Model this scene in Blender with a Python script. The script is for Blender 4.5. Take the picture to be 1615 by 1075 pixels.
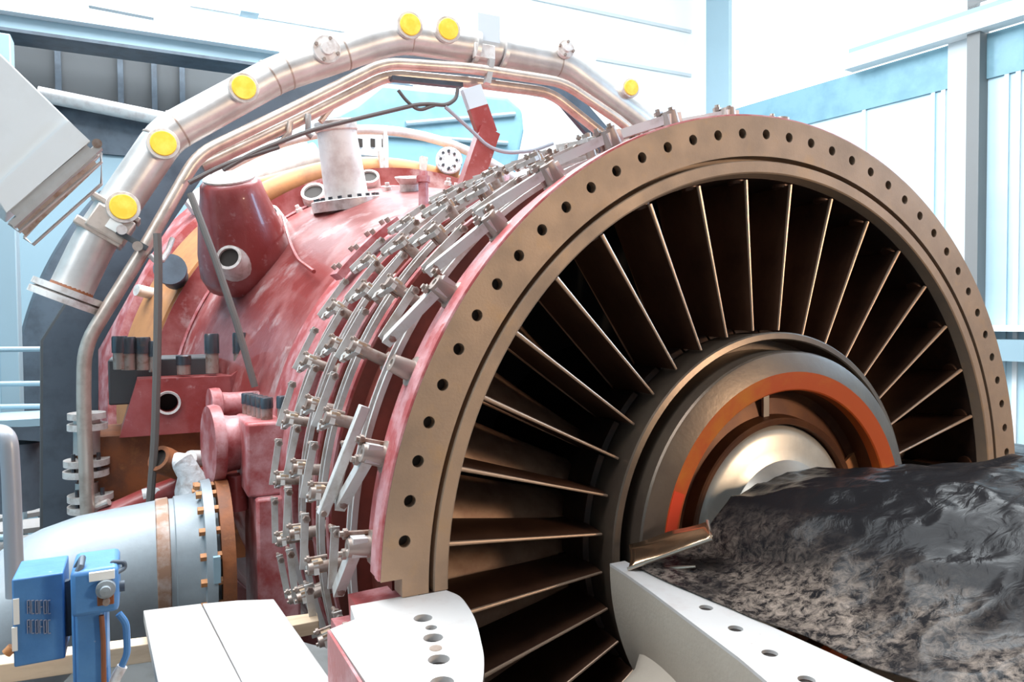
import bpy, math, random
from mathutils import Vector, Matrix, noise
from mathutils.geometry import tessellate_polygon
random.seed(7)
PI = math.pi
R = math.radians
S = bpy.context.scene
COL = S.collection
for o in list(bpy.data.objects):
    bpy.data.objects.remove(o)

# ------------------------------------------------------------------ camera
# Turbine axis = world Y (y grows into the hall), flange face at y = 0, joint plane z = 0.
YAW, PIT, ROL = 0.464981686, -0.0308334986, -0.00763671815
CP = Vector((-2.16643243, -2.05957620, 0.817212535))
FPX = 1161.89417
cF = Vector((math.sin(YAW) * math.cos(PIT), math.cos(YAW) * math.cos(PIT), math.sin(PIT)))
_r = Vector((math.cos(YAW), -math.sin(YAW), 0)); _u = _r.cross(cF)
cR = _r * math.cos(ROL) + _u * math.sin(ROL)
cU = _u * math.cos(ROL) - _r * math.sin(ROL)
cam = bpy.data.cameras.new('camera')
cam.sensor_width = 36; cam.lens = 36 * FPX / 1615
cam.clip_start = 0.05; cam.clip_end = 200
co = bpy.data.objects.new('camera', cam); COL.objects.link(co)
co.matrix_world = Matrix(((cR.x, cU.x, -cF.x, CP.x), (cR.y, cU.y, -cF.y, CP.y), (cR.z, cU.z, -cF.z, CP.z), (0, 0, 0, 1)))
S.camera = co
def ray(px, py): return cF + cR * ((px - 807.5) / FPX) - cU * ((py - 537.5) / FPX)
def atY(px, py, Y):
    d = ray(px, py); return CP + d * ((Y - CP.y) / d.y)
def atX(px, py, X):
    d = ray(px, py); return CP + d * ((X - CP.x) / d.x)
def atZ(px, py, Z):
    d = ray(px, py); return CP + d * ((Z - CP.z) / d.z)

# ------------------------------------------------------------------ world, lamps, exposure
S.view_settings.view_transform = 'Standard'
S.view_settings.look = 'None'
S.view_settings.gamma = 1
S.view_settings.use_curve_mapping = False
S.view_settings.exposure = 0.0
w = bpy.data.worlds.new('world'); S.world = w; w.use_nodes = True
w.node_tree.nodes['Background'].inputs[0].default_value = (0.62, 0.8, 1.0, 1)
w.node_tree.nodes['Background'].inputs[1].default_value = 0.6
def area(name, loc, target, sx, sy, power, color):
    l = bpy.data.lights.new(name, 'AREA'); l.shape = 'RECTANGLE'; l.size = sx; l.size_y = sy
    l.energy = power; l.color = color
    o = bpy.data.objects.new(name, l); COL.objects.link(o)
    o.location = loc
    o.rotation_euler = (Vector(target) - Vector(loc)).to_track_quat('-Z', 'Y').to_euler()
    return o
area('skylight', (-1.0, 3.6, 7.6), (-1.0, 3.4, 0), 9.0, 6.0, 2100, (0.90, 0.96, 1.0))
area('plate_key_fill', (-3.2, -0.8, 6.0), (-1.5, -0.3, 0), 3.0, 2.0, 170, (0.97, 0.98, 1.0))  # added key lamp over the foreground to whiten the joint plate
area('work_lamp', (2.4, -4.6, 1.6), (-0.6, 0, 0.0), 0.8, 0.8, 180, (1.0, 0.76, 0.54))
area('left_fill', (-6.5, -0.5, 5.5), (-1.8, 1.5, 0), 2.0, 4.0, 260, (0.93, 0.97, 1.0))  # added fill lamp for the left-hand faces
area('wall_fill_back', (-1.0, 9.0, 9.2), (-0.5, 12.0, 3.0), 9.0, 1.5, 1500, (0.92, 0.97, 1.0))  # added lamp that brightens the back wall
area('wall_fill_right', (3.0, 4.5, 8.6), (7.0, 5.0, 1.0), 1.5, 7.0, 700, (0.90, 0.97, 1.0))  # added lamp that lifts the right wall
area('blue_sheen_fill', (5.2, -0.6, 3.0), (1.2, -0.8, 0.1), 1.4, 2.2, 260, (0.42, 0.7, 1.0))  # added bluish lamp for sheen on the plastic; no door stands there

# ------------------------------------------------------------------ materials
def new_mat(name):
    m = bpy.data.materials.new(name); m.use_nodes = True
    return m, m.node_tree.nodes, m.node_tree.links, m.node_tree.nodes['Principled BSDF']
def mat(name, col, rough=0.5, metal=0.0, col2=None, scale=6.0, mix=(0.45, 0.65), bump=0.0, bscale=40.0,
        col3=None, scale3=30.0, mix3=(0.6, 0.72), stretch=(1, 1, 1), spec=0.5, rvar=0.0, coat=0.0):
    m, N, L, b = new_mat(name)
    b.inputs['Roughness'].default_value = rough; b.inputs['Metallic'].default_value = metal
    b.inputs['Specular IOR Level'].default_value = spec
    b.inputs['Coat Weight'].default_value = coat
    tc = N.new('ShaderNodeTexCoord'); mp = N.new('ShaderNodeMapping'); mp.inputs['Scale'].default_value = stretch
    L.new(tc.outputs['Object'], mp.inputs[0])
    cur = None
    rgb = N.new('ShaderNodeRGB'); rgb.outputs[0].default_value = (*col, 1); cur = rgb.outputs[0]
    def layer(cur, c, sc, mx, detail=6):
        n = N.new('ShaderNodeTexNoise'); n.inputs['Scale'].default_value = sc; n.inputs['Detail'].default_value = detail
        n.inputs['Roughness'].default_value = 0.62
        L.new(mp.outputs[0], n.inputs['Vector'])
        r = N.new('ShaderNodeMapRange'); r.inputs[1].default_value = mx[0]; r.inputs[2].default_value = mx[1]
        L.new(n.outputs[0], r.inputs[0])
        x = N.new('ShaderNodeMix'); x.data_type = 'RGBA'
        L.new(r.outputs[0], x.inputs[0]); L.new(cur, x.inputs[6]); x.inputs[7].default_value = (*c, 1)
        return x.outputs[2], r.outputs[0]
    if col2: cur, fac = layer(cur, col2, scale, mix)
    if col3: cur, _ = layer(cur, col3, scale3, mix3)
    L.new(cur, b.inputs['Base Color'])
    if rvar and col2:
        a = N.new('ShaderNodeMath'); a.operation = 'MULTIPLY_ADD'; a.inputs[1].default_value = rvar; a.inputs[2].default_value = rough
        L.new(fac, a.inputs[0]); L.new(a.outputs[0], b.inputs['Roughness'])
    if bump:
        n = N.new('ShaderNodeTexNoise'); n.inputs['Scale'].default_value = bscale; n.inputs['Detail'].default_value = 4
        L.new(mp.outputs[0], n.inputs['Vector'])
        bp = N.new('ShaderNodeBump'); bp.inputs['Strength'].default_value = bump; bp.inputs['Distance'].default_value = 0.01
        L.new(n.outputs[0], bp.inputs['Height']); L.new(bp.outputs[0], b.inputs['Normal'])
    return m
def emis(name, col, st):
    m, N, L, b = new_mat(name)
    b.inputs['Base Color'].default_value = (0.8, 0.8, 0.8, 1)
    b.inputs['Emission Color'].default_value = (*col, 1); b.inputs['Emission Strength'].default_value = st
    return m
M = {}
M['bronze'] = mat('machined_bronze_steel', (0.36, 0.245, 0.165), 0.52, 0.25, (0.27, 0.19, 0.135), 3.5, (0.4, 0.65), 0.06, 120, (0.40, 0.25, 0.13), 9, (0.55, 0.8), rvar=0.12)
M['bronze_edge'] = mat('polished_edge', (0.55, 0.45, 0.36), 0.3, 0.8)
M['dark_steel'] = mat('dark_shaded_steel', (0.035, 0.022, 0.017), 0.5, 0.5, (0.07, 0.035, 0.022), 8)  # steel tone darkened, shade of the unlit duct is in the colour
M['vane'] = mat('brown_stained_vane_steel', (0.10, 0.045, 0.025), 0.4, 0.35, (0.05, 0.02, 0.012), 5, (0.4, 0.7), 0.04, 60, stretch=(1, 1, 1))
M['blade'] = mat('rotor_blade_steel', (0.42, 0.26, 0.17), 0.45, 0.3, (0.26, 0.13, 0.08), 5)
M['edge'] = mat('worn_vane_edge_with_glint', (0.52, 0.36, 0.26), 0.38, 0.6)  # worn edge metal, lightened to carry the painted glint
M['red'] = mat('red_oxide_paint', (0.27, 0.034, 0.03), 0.36, 0.0, (0.38, 0.10, 0.10), 2.6, (0.46, 0.7), 0.12, 50, (0.55, 0.34, 0.34), 14, (0.6, 0.85), coat=0.25)
M['dome'] = mat('dusty_red_dome_paint', (0.23, 0.034, 0.03), 0.38, 0.0, (0.36, 0.13, 0.125), 3.2, (0.44, 0.66), 0.12, 50, (0.66, 0.55, 0.54), 2.1, (0.54, 0.72), coat=0.25)
M['pink'] = mat('scuffed_red_paint', (0.36, 0.07, 0.07), 0.42, 0.0, (0.56, 0.30, 0.31), 7, (0.42, 0.66), 0.12, 60, (0.36, 0.05, 0.04), 22, (0.6, 0.75))
M['darkred'] = mat('dark_red_primer', (0.17, 0.03, 0.018), 0.55, 0.0, (0.10, 0.02, 0.012), 5)
M['rust'] = mat('rusty_orange_steel', (0.30, 0.095, 0.03), 0.65, 0.1, (0.16, 0.06, 0.03), 6, (0.4, 0.65), 0.2, 40, (0.45, 0.17, 0.05), 12, (0.58, 0.8))
M['ochre'] = mat('ochre_heat_tinted_casing', (0.52, 0.23, 0.09), 0.5, 0.2, (0.36, 0.15, 0.07), 4, (0.45, 0.7), 0.1, 30)
M['orange'] = mat('orange_red_primer_ring', (0.46, 0.075, 0.012), 0.45, 0.0, (0.52, 0.17, 0.012), 3, (0.5, 0.7))
M['orange_bright'] = mat('bright_orange_paint', (0.66, 0.06, 0.02), 0.4)
M['hub'] = mat('hub_ring_steel', (0.17, 0.125, 0.09), 0.36, 0.6, (0.12, 0.085, 0.065), 4, (0.4, 0.7), 0.05, 60)
M['hub_brown'] = mat('brown_inner_ring', (0.10, 0.035, 0.015), 0.5, 0.4, (0.16, 0.06, 0.02), 5)
M['silver'] = mat('polished_shaft_steel', (0.62, 0.57, 0.50), 0.38, 0.6, (0.45, 0.42, 0.38), 4)
M['link'] = mat('galvanised_linkage_steel', (0.64, 0.63, 0.61), 0.42, 0.25, (0.45, 0.40, 0.35), 12, (0.48, 0.7), 0.05, 80)
M['zinc'] = mat('zinc_bolt', (0.38, 0.31, 0.27), 0.4, 0.5, (0.22, 0.12, 0.08), 20, (0.5, 0.7))
M['brass'] = mat('brassy_block', (0.66, 0.50, 0.34), 0.45, 0.35, (0.45, 0.3, 0.2), 20)
M['plate'] = mat('pale_machined_face', (0.58, 0.55, 0.53), 0.5, 0.15, (0.50, 0.44, 0.42), 9, (0.52, 0.75), 0.03, 80, (0.45, 0.33, 0.25), 60, (0.68, 0.8))
M['cone'] = mat('grey_beige_paint', (0.46, 0.40, 0.33), 0.55, 0.0, (0.40, 0.34, 0.28), 3, (0.4, 0.7), 0.1, 90)
M['hole'] = mat('hole_shade', (0.03, 0.022, 0.018), 0.7, 0.2)  # near-black colour paints the shade inside holes and bores
M['pipe'] = mat('stainless_pipe', (0.60, 0.58, 0.56), 0.4, 0.6, (0.46, 0.43, 0.41), 5, (0.4, 0.7), 0.04, 60)
M['tube'] = mat('bare_steel_tube', (0.62, 0.52, 0.45), 0.36, 0.6, (0.48, 0.38, 0.32), 10)
M['flange_w'] = mat('pale_flange', (0.72, 0.68, 0.65), 0.45, 0.3, (0.5, 0.42, 0.38), 14)
M['yellow'] = mat('yellow_plastic_cap', (0.92, 0.56, 0.045), 0.42, 0.0, (0.95, 0.68, 0.10), 14)
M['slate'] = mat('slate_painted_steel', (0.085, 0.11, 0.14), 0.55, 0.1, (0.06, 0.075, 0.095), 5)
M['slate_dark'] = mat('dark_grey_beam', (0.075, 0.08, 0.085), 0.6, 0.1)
M['white_pipe'] = mat('white_painted_pipe', (0.78, 0.76, 0.74), 0.5, 0.0, (0.62, 0.56, 0.54), 7)
M['grey_pipe'] = mat('grey_blue_pipe_paint', (0.31, 0.355, 0.385), 0.4, 0.1, (0.25, 0.28, 0.30), 4, (0.4, 0.7), 0.05, 60)
M['rustband'] = mat('rust_weld_band', (0.30, 0.17, 0.11), 0.6, 0.2, (0.45, 0.36, 0.32), 10)
M['blue'] = mat('blue_enamel', (0.085, 0.24, 0.50), 0.42, 0.0, (0.055, 0.18, 0.42), 6, (0.4, 0.7), 0.08, 60, (0.45, 0.50, 0.55), 30, (0.68, 0.74))
M['wood'] = mat('weathered_plank', (0.40, 0.38, 0.37), 0.7, 0.0, (0.38, 0.35, 0.33), 3, (0.4, 0.7), 0.15, 30, (0.35, 0.3, 0.27), 26, (0.7, 0.78), stretch=(8, 1, 8))
M['wood_y'] = mat('fresh_timber', (0.68, 0.52, 0.36), 0.7, 0.0, (0.5, 0.36, 0.24), 3, (0.4, 0.7), stretch=(1, 6, 6))
M['rail'] = mat('grey_handrail_paint', (0.36, 0.38, 0.42), 0.4, 0.3)
M['railblue'] = mat('light_blue_steel', (0.30, 0.43, 0.50), 0.45, 0.1)
M['hosegrey'] = mat('grey_brown_rubber', (0.14, 0.125, 0.115), 0.5)
M['cable'] = mat('black_cable', (0.09, 0.075, 0.07), 0.5)
M['box'] = mat('light_grey_enamel', (0.66, 0.69, 0.70), 0.45, 0.0, (0.62, 0.65, 0.66), 5)
M['wallw'] = mat('white_wall_panel', (0.86, 0.9, 0.92), 0.6)
M['wallb'] = mat('pale_blue_wall_panel', (0.56, 0.74, 0.82), 0.45, 0.1, (0.48, 0.67, 0.78), 0.6, (0.4, 0.7))
M['column'] = mat('pale_grey_column', (0.55, 0.6, 0.63), 0.5)
M['column_d'] = mat('grey_brown_column_flange', (0.20, 0.20, 0.20), 0.5)
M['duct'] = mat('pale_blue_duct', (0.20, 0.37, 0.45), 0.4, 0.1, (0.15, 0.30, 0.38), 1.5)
M['floor'] = mat('concrete', (0.25, 0.24, 0.23), 0.8, 0.0, (0.18, 0.17, 0.16), 2)
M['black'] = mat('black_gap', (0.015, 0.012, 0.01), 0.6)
M['ducttape'] = mat('white_wrap', (0.72, 0.74, 0.76), 0.6, 0, (0.45, 0.4, 0.38), 20, (0.45, 0.7), 0.5, 40)
M['dial'] = mat('dial_face', (0.75, 0.78, 0.78), 0.4, 0, (0.2, 0.22, 0.25), 45, (0.55, 0.6))
M['foil'] = mat('bronze_sheet', (0.62, 0.40, 0.25), 0.2, 0.95, (0.4, 0.22, 0.12), 5, bump=0.15, bscale=9)
M['glaze'] = emis('daylight_glazing', (0.93, 0.98, 1.0), 1.35)
M['label'] = mat('paper_label', (0.82, 0.82, 0.78), 0.6)

# ------------------------------------------------------------------ mesh helper
class MB:
    def __init__(s): s.v = []; s.f = []
    def add(s, vs, fs):
        b = len(s.v); s.v += [Vector(v) for v in vs]; s.f += [[b + i for i in f] for f in fs]; return s
    def box(s, c, size, rot=None):
        c = Vector(c); h = [x / 2 for x in size]; rot = rot or Matrix.Identity(3)
        vs = [c + rot @ Vector((sx * h[0], sy * h[1], sz * h[2])) for sx in (-1, 1) for sy in (-1, 1) for sz in (-1, 1)]
        return s.add(vs, [(0, 1, 3, 2), (4, 6, 7, 5), (0, 4, 5, 1), (2, 3, 7, 6), (0, 2, 6, 4), (1, 5, 7, 3)])
    def bar(s, p0, p1, wd, th, up=(0, 0, 1)):
        p0 = Vector(p0); p1 = Vector(p1); d = (p1 - p0); L = d.length; d.normalize()
        u = Vector(up); x = u.cross(d).normalized(); u = d.cross(x).normalized()
        rot = Matrix((x, u, d)).transposed()
        return s.box((p0 + p1) / 2, (wd, th, L), rot)
    def cyl(s, p0, p1, r0, r1=None, n=20, caps=(1, 1)):
        r1 = r0 if r1 is None else r1
        p0 = Vector(p0); p1 = Vector(p1); d = (p1 - p0).normalized()
        a = d.orthogonal().normalized(); b = d.cross(a)
        vs = []
        for k in range(n):
            t = 2 * PI * k / n; e = a * math.cos(t) + b * math.sin(t)
            vs += [p0 + e * r0, p1 + e * r1]
        fs = [(2 * k, 2 * ((k + 1) % n), 2 * ((k + 1) % n) + 1, 2 * k + 1) for k in range(n)]
        if caps[0]: fs.append([2 * k for k in range(n)][::-1])
        if caps[1]: fs.append([2 * k + 1 for k in range(n)])
        return s.add(vs, fs)
    def lathe(s, p0, d, prof, n=28):
        # prof: list of (distance along d, radius)
        p0 = Vector(p0); d = Vector(d).normalized(); a = d.orthogonal().normalized(); b = d.cross(a)
        m = len(prof); vs = []
        for k in range(n):
            t = 2 * PI * k / n; e = a * math.cos(t) + b * math.sin(t)
            vs += [p0 + d * h + e * r for h, r in prof]
        fs = []
        for k in range(n):
            k2 = (k + 1) % n
            for j in range(m - 1): fs.append((k * m + j, k2 * m + j, k2 * m + j + 1, k * m + j + 1))
        return s.add(vs, fs)
    def rev(s, prof, t0=0, t1=360, n=96, closed=False, capends=False):
        # revolve profile (r, y) about the Y axis
        full = abs(t1 - t0) >= 359.9; m = len(prof); st = n if full else n + 1; vs = []
        for k in range(st):
            t = R(t0 + (t1 - t0) * k / n)
            vs += [Vector((r * math.cos(t), y, r * math.sin(t))) for r, y in prof]
        fs = []
        mm = m if closed else m - 1
        for k in range(n):
            k2 = (k + 1) % st
            for j in range(mm):
                j2 = (j + 1) % m
                fs.append((k * m + j, k * m + j2, k2 * m + j2, k2 * m + j))
        if capends and not full and closed:
            fs.append([j for j in range(m)]); fs.append([n * m + j for j in range(m)][::-1])
        return s.add(vs, fs)
    def tube(s, pts, r, n=14, caps=True):
        pts = [Vector(p) for p in pts]; rr = r if isinstance(r, (list, tuple)) else [r] * len(pts)
        tang = []
        for i in range(len(pts)):
            a = pts[max(0, i - 1)]; b = pts[min(len(pts) - 1, i + 1)]; tang.append((b - a).normalized())
        a = tang[0].orthogonal().normalized(); vs = []
        for i, p in enumerate(pts):
            a = (a - tang[i] * a.dot(tang[i])).normalized(); b = tang[i].cross(a)
            k_ = 1.0
            if 0 < i < len(pts) - 1:
                c = (pts[i] - pts[i - 1]).normalized().dot((pts[i + 1] - pts[i]).normalized())
                k_ = 1.0 / max(0.8, math.sqrt((1 + c) / 2))
            for k in range(n):
                t = 2 * PI * k / n; vs.append(p + (a * math.cos(t) + b * math.sin(t)) * rr[i] * (k_ if k_ < 1.1 else 1.05))
        fs = []
        for i in range(len(pts) - 1):
            for k in range(n):
                k2 = (k + 1) % n; fs.append((i * n + k, i * n + k2, (i + 1) * n + k2, (i + 1) * n + k))
        if caps: fs.append(list(range(n))[::-1]); fs.append([(len(pts) - 1) * n + k for k in range(n)])
        return s.add(vs, fs)
    def plate(s, outer, holes, frame, depth, hdepth=None):
        # polygon with holes in a plane; frame(u, v, w) -> point ; extruded from w=0 to w=depth
        loops = [outer] + holes
        polys = [[Vector((u, v, 0)) for u, v in l] for l in loops]
        tris = tessellate_polygon(polys)
        flat = [q for l in loops for q in l]; n = len(flat)
        vs = [frame(u, v, 0) for u, v in flat] + [frame(u, v, depth) for u, v in flat]
        fs = [tuple(t) for t in tris] + [tuple(x + n for x in reversed(t)) for t in tris]
        b = 0
        for l in loops:
            m = len(l)
            for i in range(m):
                j = (i + 1) % m; fs.append((b + i, b + j, n + b + j, n + b + i))
            b += m
        return s.add(vs, fs)
    def build(s, name, m, parent=None, sharp=35, smooth=True, fixn=True):
        me = bpy.data.meshes.new(name); me.from_pydata([tuple(v) for v in s.v], [], s.f); me.update()
        if fixn:
            import bmesh
            bm = bmesh.new(); bm.from_mesh(me); bmesh.ops.recalc_face_normals(bm, faces=bm.faces); bm.to_mesh(me); bm.free()
        if smooth:
            me.polygons.foreach_set('use_smooth', [True] * len(me.polygons)); me.set_sharp_from_angle(angle=R(sharp))
        me.materials.append(m if not isinstance(m, str) else M[m])
        o = bpy.data.objects.new(name, me); COL.objects.link(o)
        if parent is not None: adopt(o, parent)
        return o
def adopt(o, parent):
    o.parent = parent
    if parent.type == 'EMPTY': o.matrix_parent_inverse = Matrix.Translation(-parent.location)
def bevel(o, wd, seg=2):
    b = o.modifiers.new('bevel', 'BEVEL'); b.width = wd; b.segments = seg; b.limit_method = 'ANGLE'; b.angle_limit = R(40)
    return o
def tag(o, label, cat, group=None, kind=None):
    o['label'] = label
    if cat: o['category'] = cat
    if group: o['group'] = group
    if kind: o['kind'] = kind
    return o
def thing(name, loc, label, cat, group=None):
    o = bpy.data.objects.new(name, None); o.empty_display_size = 0.1; COL.objects.link(o); o.location = Vector(loc)
    return tag(o, label, cat, group)
def struct(o): o['kind'] = 'structure'; return o
def circ(cx, cy, r, n=20): return [(cx + r * math.cos(2 * PI * k / n), cy + r * math.sin(2 * PI * k / n)) for k in range(n)]
def P(r, th, y): return Vector((r * math.cos(R(th)), y, r * math.sin(R(th))))
def roundpath(pts, rad, n=6):
    pts = [Vector(p) for p in pts]; out = [pts[0]]
    for i in range(1, len(pts) - 1):
        a, b, c = pts[i - 1], pts[i], pts[i + 1]
        d1 = (a - b); d2 = (c - b); q = min(rad, d1.length * 0.45, d2.length * 0.45)
        p1 = b + d1.normalized() * q; p2 = b + d2.normalized() * q
        for k in range(n + 1):
            t = k / n; out.append(p1 * (1 - t) ** 2 + b * 2 * t * (1 - t) + p2 * t * t)
    out.append(pts[-1]); return out
def spin_copy(o, th, parent):
    # copy a part (and its sub-parts) turned about the machine axis
    inv = Matrix.Translation(-parent.location)
    c = o.copy(); COL.objects.link(c); c.rotation_euler = (0, -R(th), 0)
    c.parent = parent; c.matrix_parent_inverse = inv
    for ch in o.children:
        d = ch.copy(); COL.objects.link(d); d.parent = c; d.matrix_parent_inverse = ch.matrix_parent_inverse.copy()
    return c

# ================================================================== the hall
def wall_plane(name, pts, m, th=0.1, nrm=None):
    pts = [Vector(p) for p in pts]
    n = (pts[1] - pts[0]).cross(pts[2] - pts[0]).normalized() * th
    k = len(pts)
    return struct(MB().add(pts + [p + n for p in pts], [tuple(range(k)), tuple(range(k, 2 * k))[::-1]] + [(i, (i + 1) % k, k + (i + 1) % k, k + i) for i in range(k)]).build(name, m, smooth=False))
FZ = -2.6
struct(MB().box((0, 3, FZ - 0.1), (26, 26, 0.2)).build('floor', 'floor'))
YB = 12.0
# back wall : white cladding with horizontal seams
wb = MB().box((-1, YB + 0.15, 3.5), (26, 0.3, 13)).build('wall_back', 'wallw'); struct(wb)
for i, (a, b) in enumerate((((830, 0), (1090, 45)), ((940, 92), (1090, 119)), ((300, 22), (560, 36)), ((0, 35), (250, 55)))):
    p = atY(*a, YB - 0.03); q = atY(*b, YB - 0.03); z = (p.z + q.z) / 2
    struct(MB().box(((p.x + q.x) / 2, YB - 0.02, z), (abs(q.x - p.x), 0.05, 0.07)).build('trim_%d' % (i + 1), 'column'))
# right wall, turned a few degrees from the machine axis
wd_ = Vector((math.sin(-R(7.1)), math.cos(R(7.1)), 0)); wn_ = Vector((wd_.y, -wd_.x, 0))
W0 = atY(1112, 300, YB - 0.3); W0.z = 0
def onW(px, py, off=0.0):
    d = ray(px, py); o0 = W0 - wn_ * off
    t = (o0 - CP).dot(wn_) / d.dot(wn_); return CP + d * t
def wbox(name, px0, py0, px1, py1, m, dep=0.08, off=0.0, parent=None, exact=None):
    # a box on the right wall spanning the given picture columns, height taken at its ends
    a = onW(px0, py0, off); b = onW(px1, py1, off)
    return a, b
def wallbox(s0, s1, z0, z1, t0, t1):
    # along-wall s (from the back corner, towards the viewer negative y), height, offset into the room
    mb = MB(); vs = []
    for s in (s0, s1):
        for z in (z0, z1):
            for t in (t0, t1):
                q = W0 - wd_ * s - wn_ * t; vs.append((q.x, q.y, z))
    mb.add(vs, [(0, 1, 3, 2), (4, 6, 7, 5), (0, 4, 5, 1), (2, 3, 7, 6), (0, 2, 6, 4), (1, 5, 7, 3)]); return mb
def sW(px, py):
    q = onW(px, py); return -(q - W0).dot(wd_), q.z
zl = sum(sW(*q)[1] for q in ((1180, 167), (1353, 115))) / 2       # sill height under the big window
0 and print('wall sill', sW(1180, 167), sW(1353, 115), sW(1600, 40), 'corner', W0)
struct(wallbox(-0.5, 18, FZ, zl, -0.25, 0).build('wall_right', 'wallb'))
struct(wallbox(-0.5, 18, zl, 11, -0.25, -0.12).build('window_1', 'glaze'))
s_c0, _ = sW(1498, 300); s_c1, _ = sW(1536, 300); s_c2, _ = sW(1556, 300); s_j0, _ = sW(1114, 100); s_j1, _ = sW(1150, 100)
struct(wallbox(s_j0, s_j1, zl - 0.6, 11, -0.1, 0.02).build('trim_5', 'railblue'))
struct(wallbox(s_c0, s_c1, FZ, 11, -0.02, 0.12).build('trim_6', 'column'))
struct(wallbox(s_c1, s_c2, FZ, 11, -0.02, 0.30).build('trim_7', 'column_d'))
struct(wallbox(s_j0, s_c0, 10.0, 10.4, -0.1, 0.05).build('trim_8', 'railblue'))
# cladding ribs
k = 0
s = 0.4
tn = 9
for px in (1238, 1270, 1362, 1470, 1486, 1603, 1585):
    s0, _ = sW(px, 350)
    struct(wallbox(s0 - 0.02, s0 + 0.05, FZ, zl - 0.02, 0.0, 0.045).build('trim_%d' % tn, 'wallw' if px not in (1470, 1585) else 'wallb')); tn += 1
struct(wallbox(0, 18, zl - 0.75, zl, 0.0, 0.05).build('trim_%d' % tn, 'duct')); tn += 1  # bluer band paints the shadow below the window
# wall rail (cable tray)
def ray_off(px, py): return sW(px, py)
s_r0, z_r = sW(1350, 108)
cr = thing('cable_tray', W0 - wd_ * s_r0 + Vector((0, 0, zl)), 'white cable tray running along the right wall past the grey column', 'cable tray')
wallbox(s_r0, 18, zl + 0.0, zl + 0.28, 0.12, 0.42).build('tray', 'wallw', cr)
wallbox(s_r0 + 0.05, 18, zl + 0.36, zl + 0.46, 0.2, 0.3).build('conduit', 'wallw', cr)
wallbox(s_r0 + 0.1, 18, zl + 0.28, zl + 0.36, 0.36, 0.42).build('tray_lip', 'railblue', cr)
# low shelf at the right edge
a = onW(1562, 512); b = onW(1562, 566)
sh = thing('wall_shelf', a, 'pale blue shelf rail low on the right wall beside the big flange', 'shelf')
s_s = sW(1560, 520)[0]
zs1 = a.z; zs0 = b.z
wallbox(s_s - 0.6, 18, zs1 - 0.1, zs1, 0.02, 0.5).build('top_rail', 'wallw', sh)
wallbox(s_s - 0.6, 18, zs0, zs0 + 0.35, 0.02, 0.45).build('front_board', 'railblue', sh)
# left wall, ceiling, front: close the hall
struct(MB().box((-9.5, 3, 3), (0.3, 22, 12)).build('wall_left', 'duct'))
struct(MB().box((0, -9, 3), (26, 0.3, 12)).build('wall_front', 'column_d'))
# ceiling over the viewer, dark
struct(MB().box((0, 2.0, 10.2), (26, 22, 0.2)).build('ceiling', 'column'))

# ================================================================== compressor casing (upper half and barrel)
HO = 173.694; HD = 4.52402
cc = thing('compressor_casing', (0, 0.6, -1.5), 'red compressor casing with a bronze flange ring drilled all round its open end', 'turbine casing')
RB = 1.5
def arcpts(r, t0, t1, n): return [(r * math.cos(R(t0 + (t1 - t0) * k / n)), r * math.sin(R(t0 + (t1 - t0) * k / n))) for k in range(n + 1)]
holes = [circ(RB * math.cos(R(HO - k * HD)), RB * math.sin(R(HO - k * HD)), 0.0185, 18)[::-1] for k in range(38)]
fy = lambda u, v, w_: Vector((u, w_, v))
outer = [(-1.565, 0.055)] + arcpts(1.565, 177.6, 2.4, 130) + [(1.565, 0.055), (1.50, 0.055), (1.50, 0.0)] + arcpts(1.418, 0, 180, 130) + [(-1.50, 0.0), (-1.50, 0.055)]
MB().plate(outer, holes, fy, 0.075).build('flange_ring', 'bronze', cc, sharp=25)
for k in range(38):
    p = P(RB, HO - k * HD, 0.03); MB().cyl(p, p + Vector((0, 0.05, 0)), 0.0184, n=18, caps=(1, 1)).build('bolt_hole', 'hole', cc)
MB().rev([(1.345, 0.05), (1.34, 0.3), (1.33, 0.7), (1.28, 1.6), (1.36, 1.6), (1.43, 1.0), (1.43, 0.076), (1.36, 0.05)], 0, 180, 128, closed=True, capends=True).build('duct_liner', 'dark_steel', cc)  # bore split off in a darker tone to paint its shade
MB().rev([(1.418, 0.075), (1.418, 0.06), (1.402, 0.06), (1.402, 0.005), (1.398, 0.0), (1.36, 0.0), (1.355, 0.004), (1.346, 0.049), (1.38, 0.075)], 0, 180, 128, closed=True, capends=True).build('inner_ring', 'bronze', cc, sharp=30)
MB().rev([(1.566, 0.002), (1.572, 0.006), (1.572, 0.04), (1.55, 0.042), (1.55, 0.05), (1.568, 0.052), (1.568, 0.1), (1.55, 0.105), (1.55, 0.2), (1.50, 0.205), (1.4, 0.2), (1.4, 0.0755), (1.5652, 0.0755), (1.5652, 0.002)], 2.1, 177.9, 140, closed=True, capends=True).build('flange_rim', 'pink', cc)
# duct liner below the joint
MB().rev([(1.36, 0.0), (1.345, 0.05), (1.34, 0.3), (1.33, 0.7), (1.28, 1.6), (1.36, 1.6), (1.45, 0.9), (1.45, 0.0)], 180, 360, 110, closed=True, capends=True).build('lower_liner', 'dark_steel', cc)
prof = [(1.47, 0.2), (1.47, 0.44), (1.53, 0.45), (1.53, 0.52), (1.48, 0.53), (1.48, 0.76), (1.53, 0.77), (1.53, 0.82), (1.485, 0.83), (1.485, 1.04), (1.53, 1.05), (1.53, 1.1), (1.49, 1.11), (1.49, 1.3), (1.53, 1.31), (1.53, 1.36), (1.50, 1.37), (1.50, 1.5)]
MB().rev(prof + [(1.38, 1.5), (1.4, 0.2)], 0, 360, 150, closed=True).build('barrel', 'darkred', cc)
for y in (0.46, 0.78, 1.06, 1.32):
    MB().rev([(1.525, y), (1.54, y), (1.54, y + 0.045), (1.525, y + 0.045)], 0, 360, 140, closed=True).build('stiffening_rib', 'pink', cc)
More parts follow.
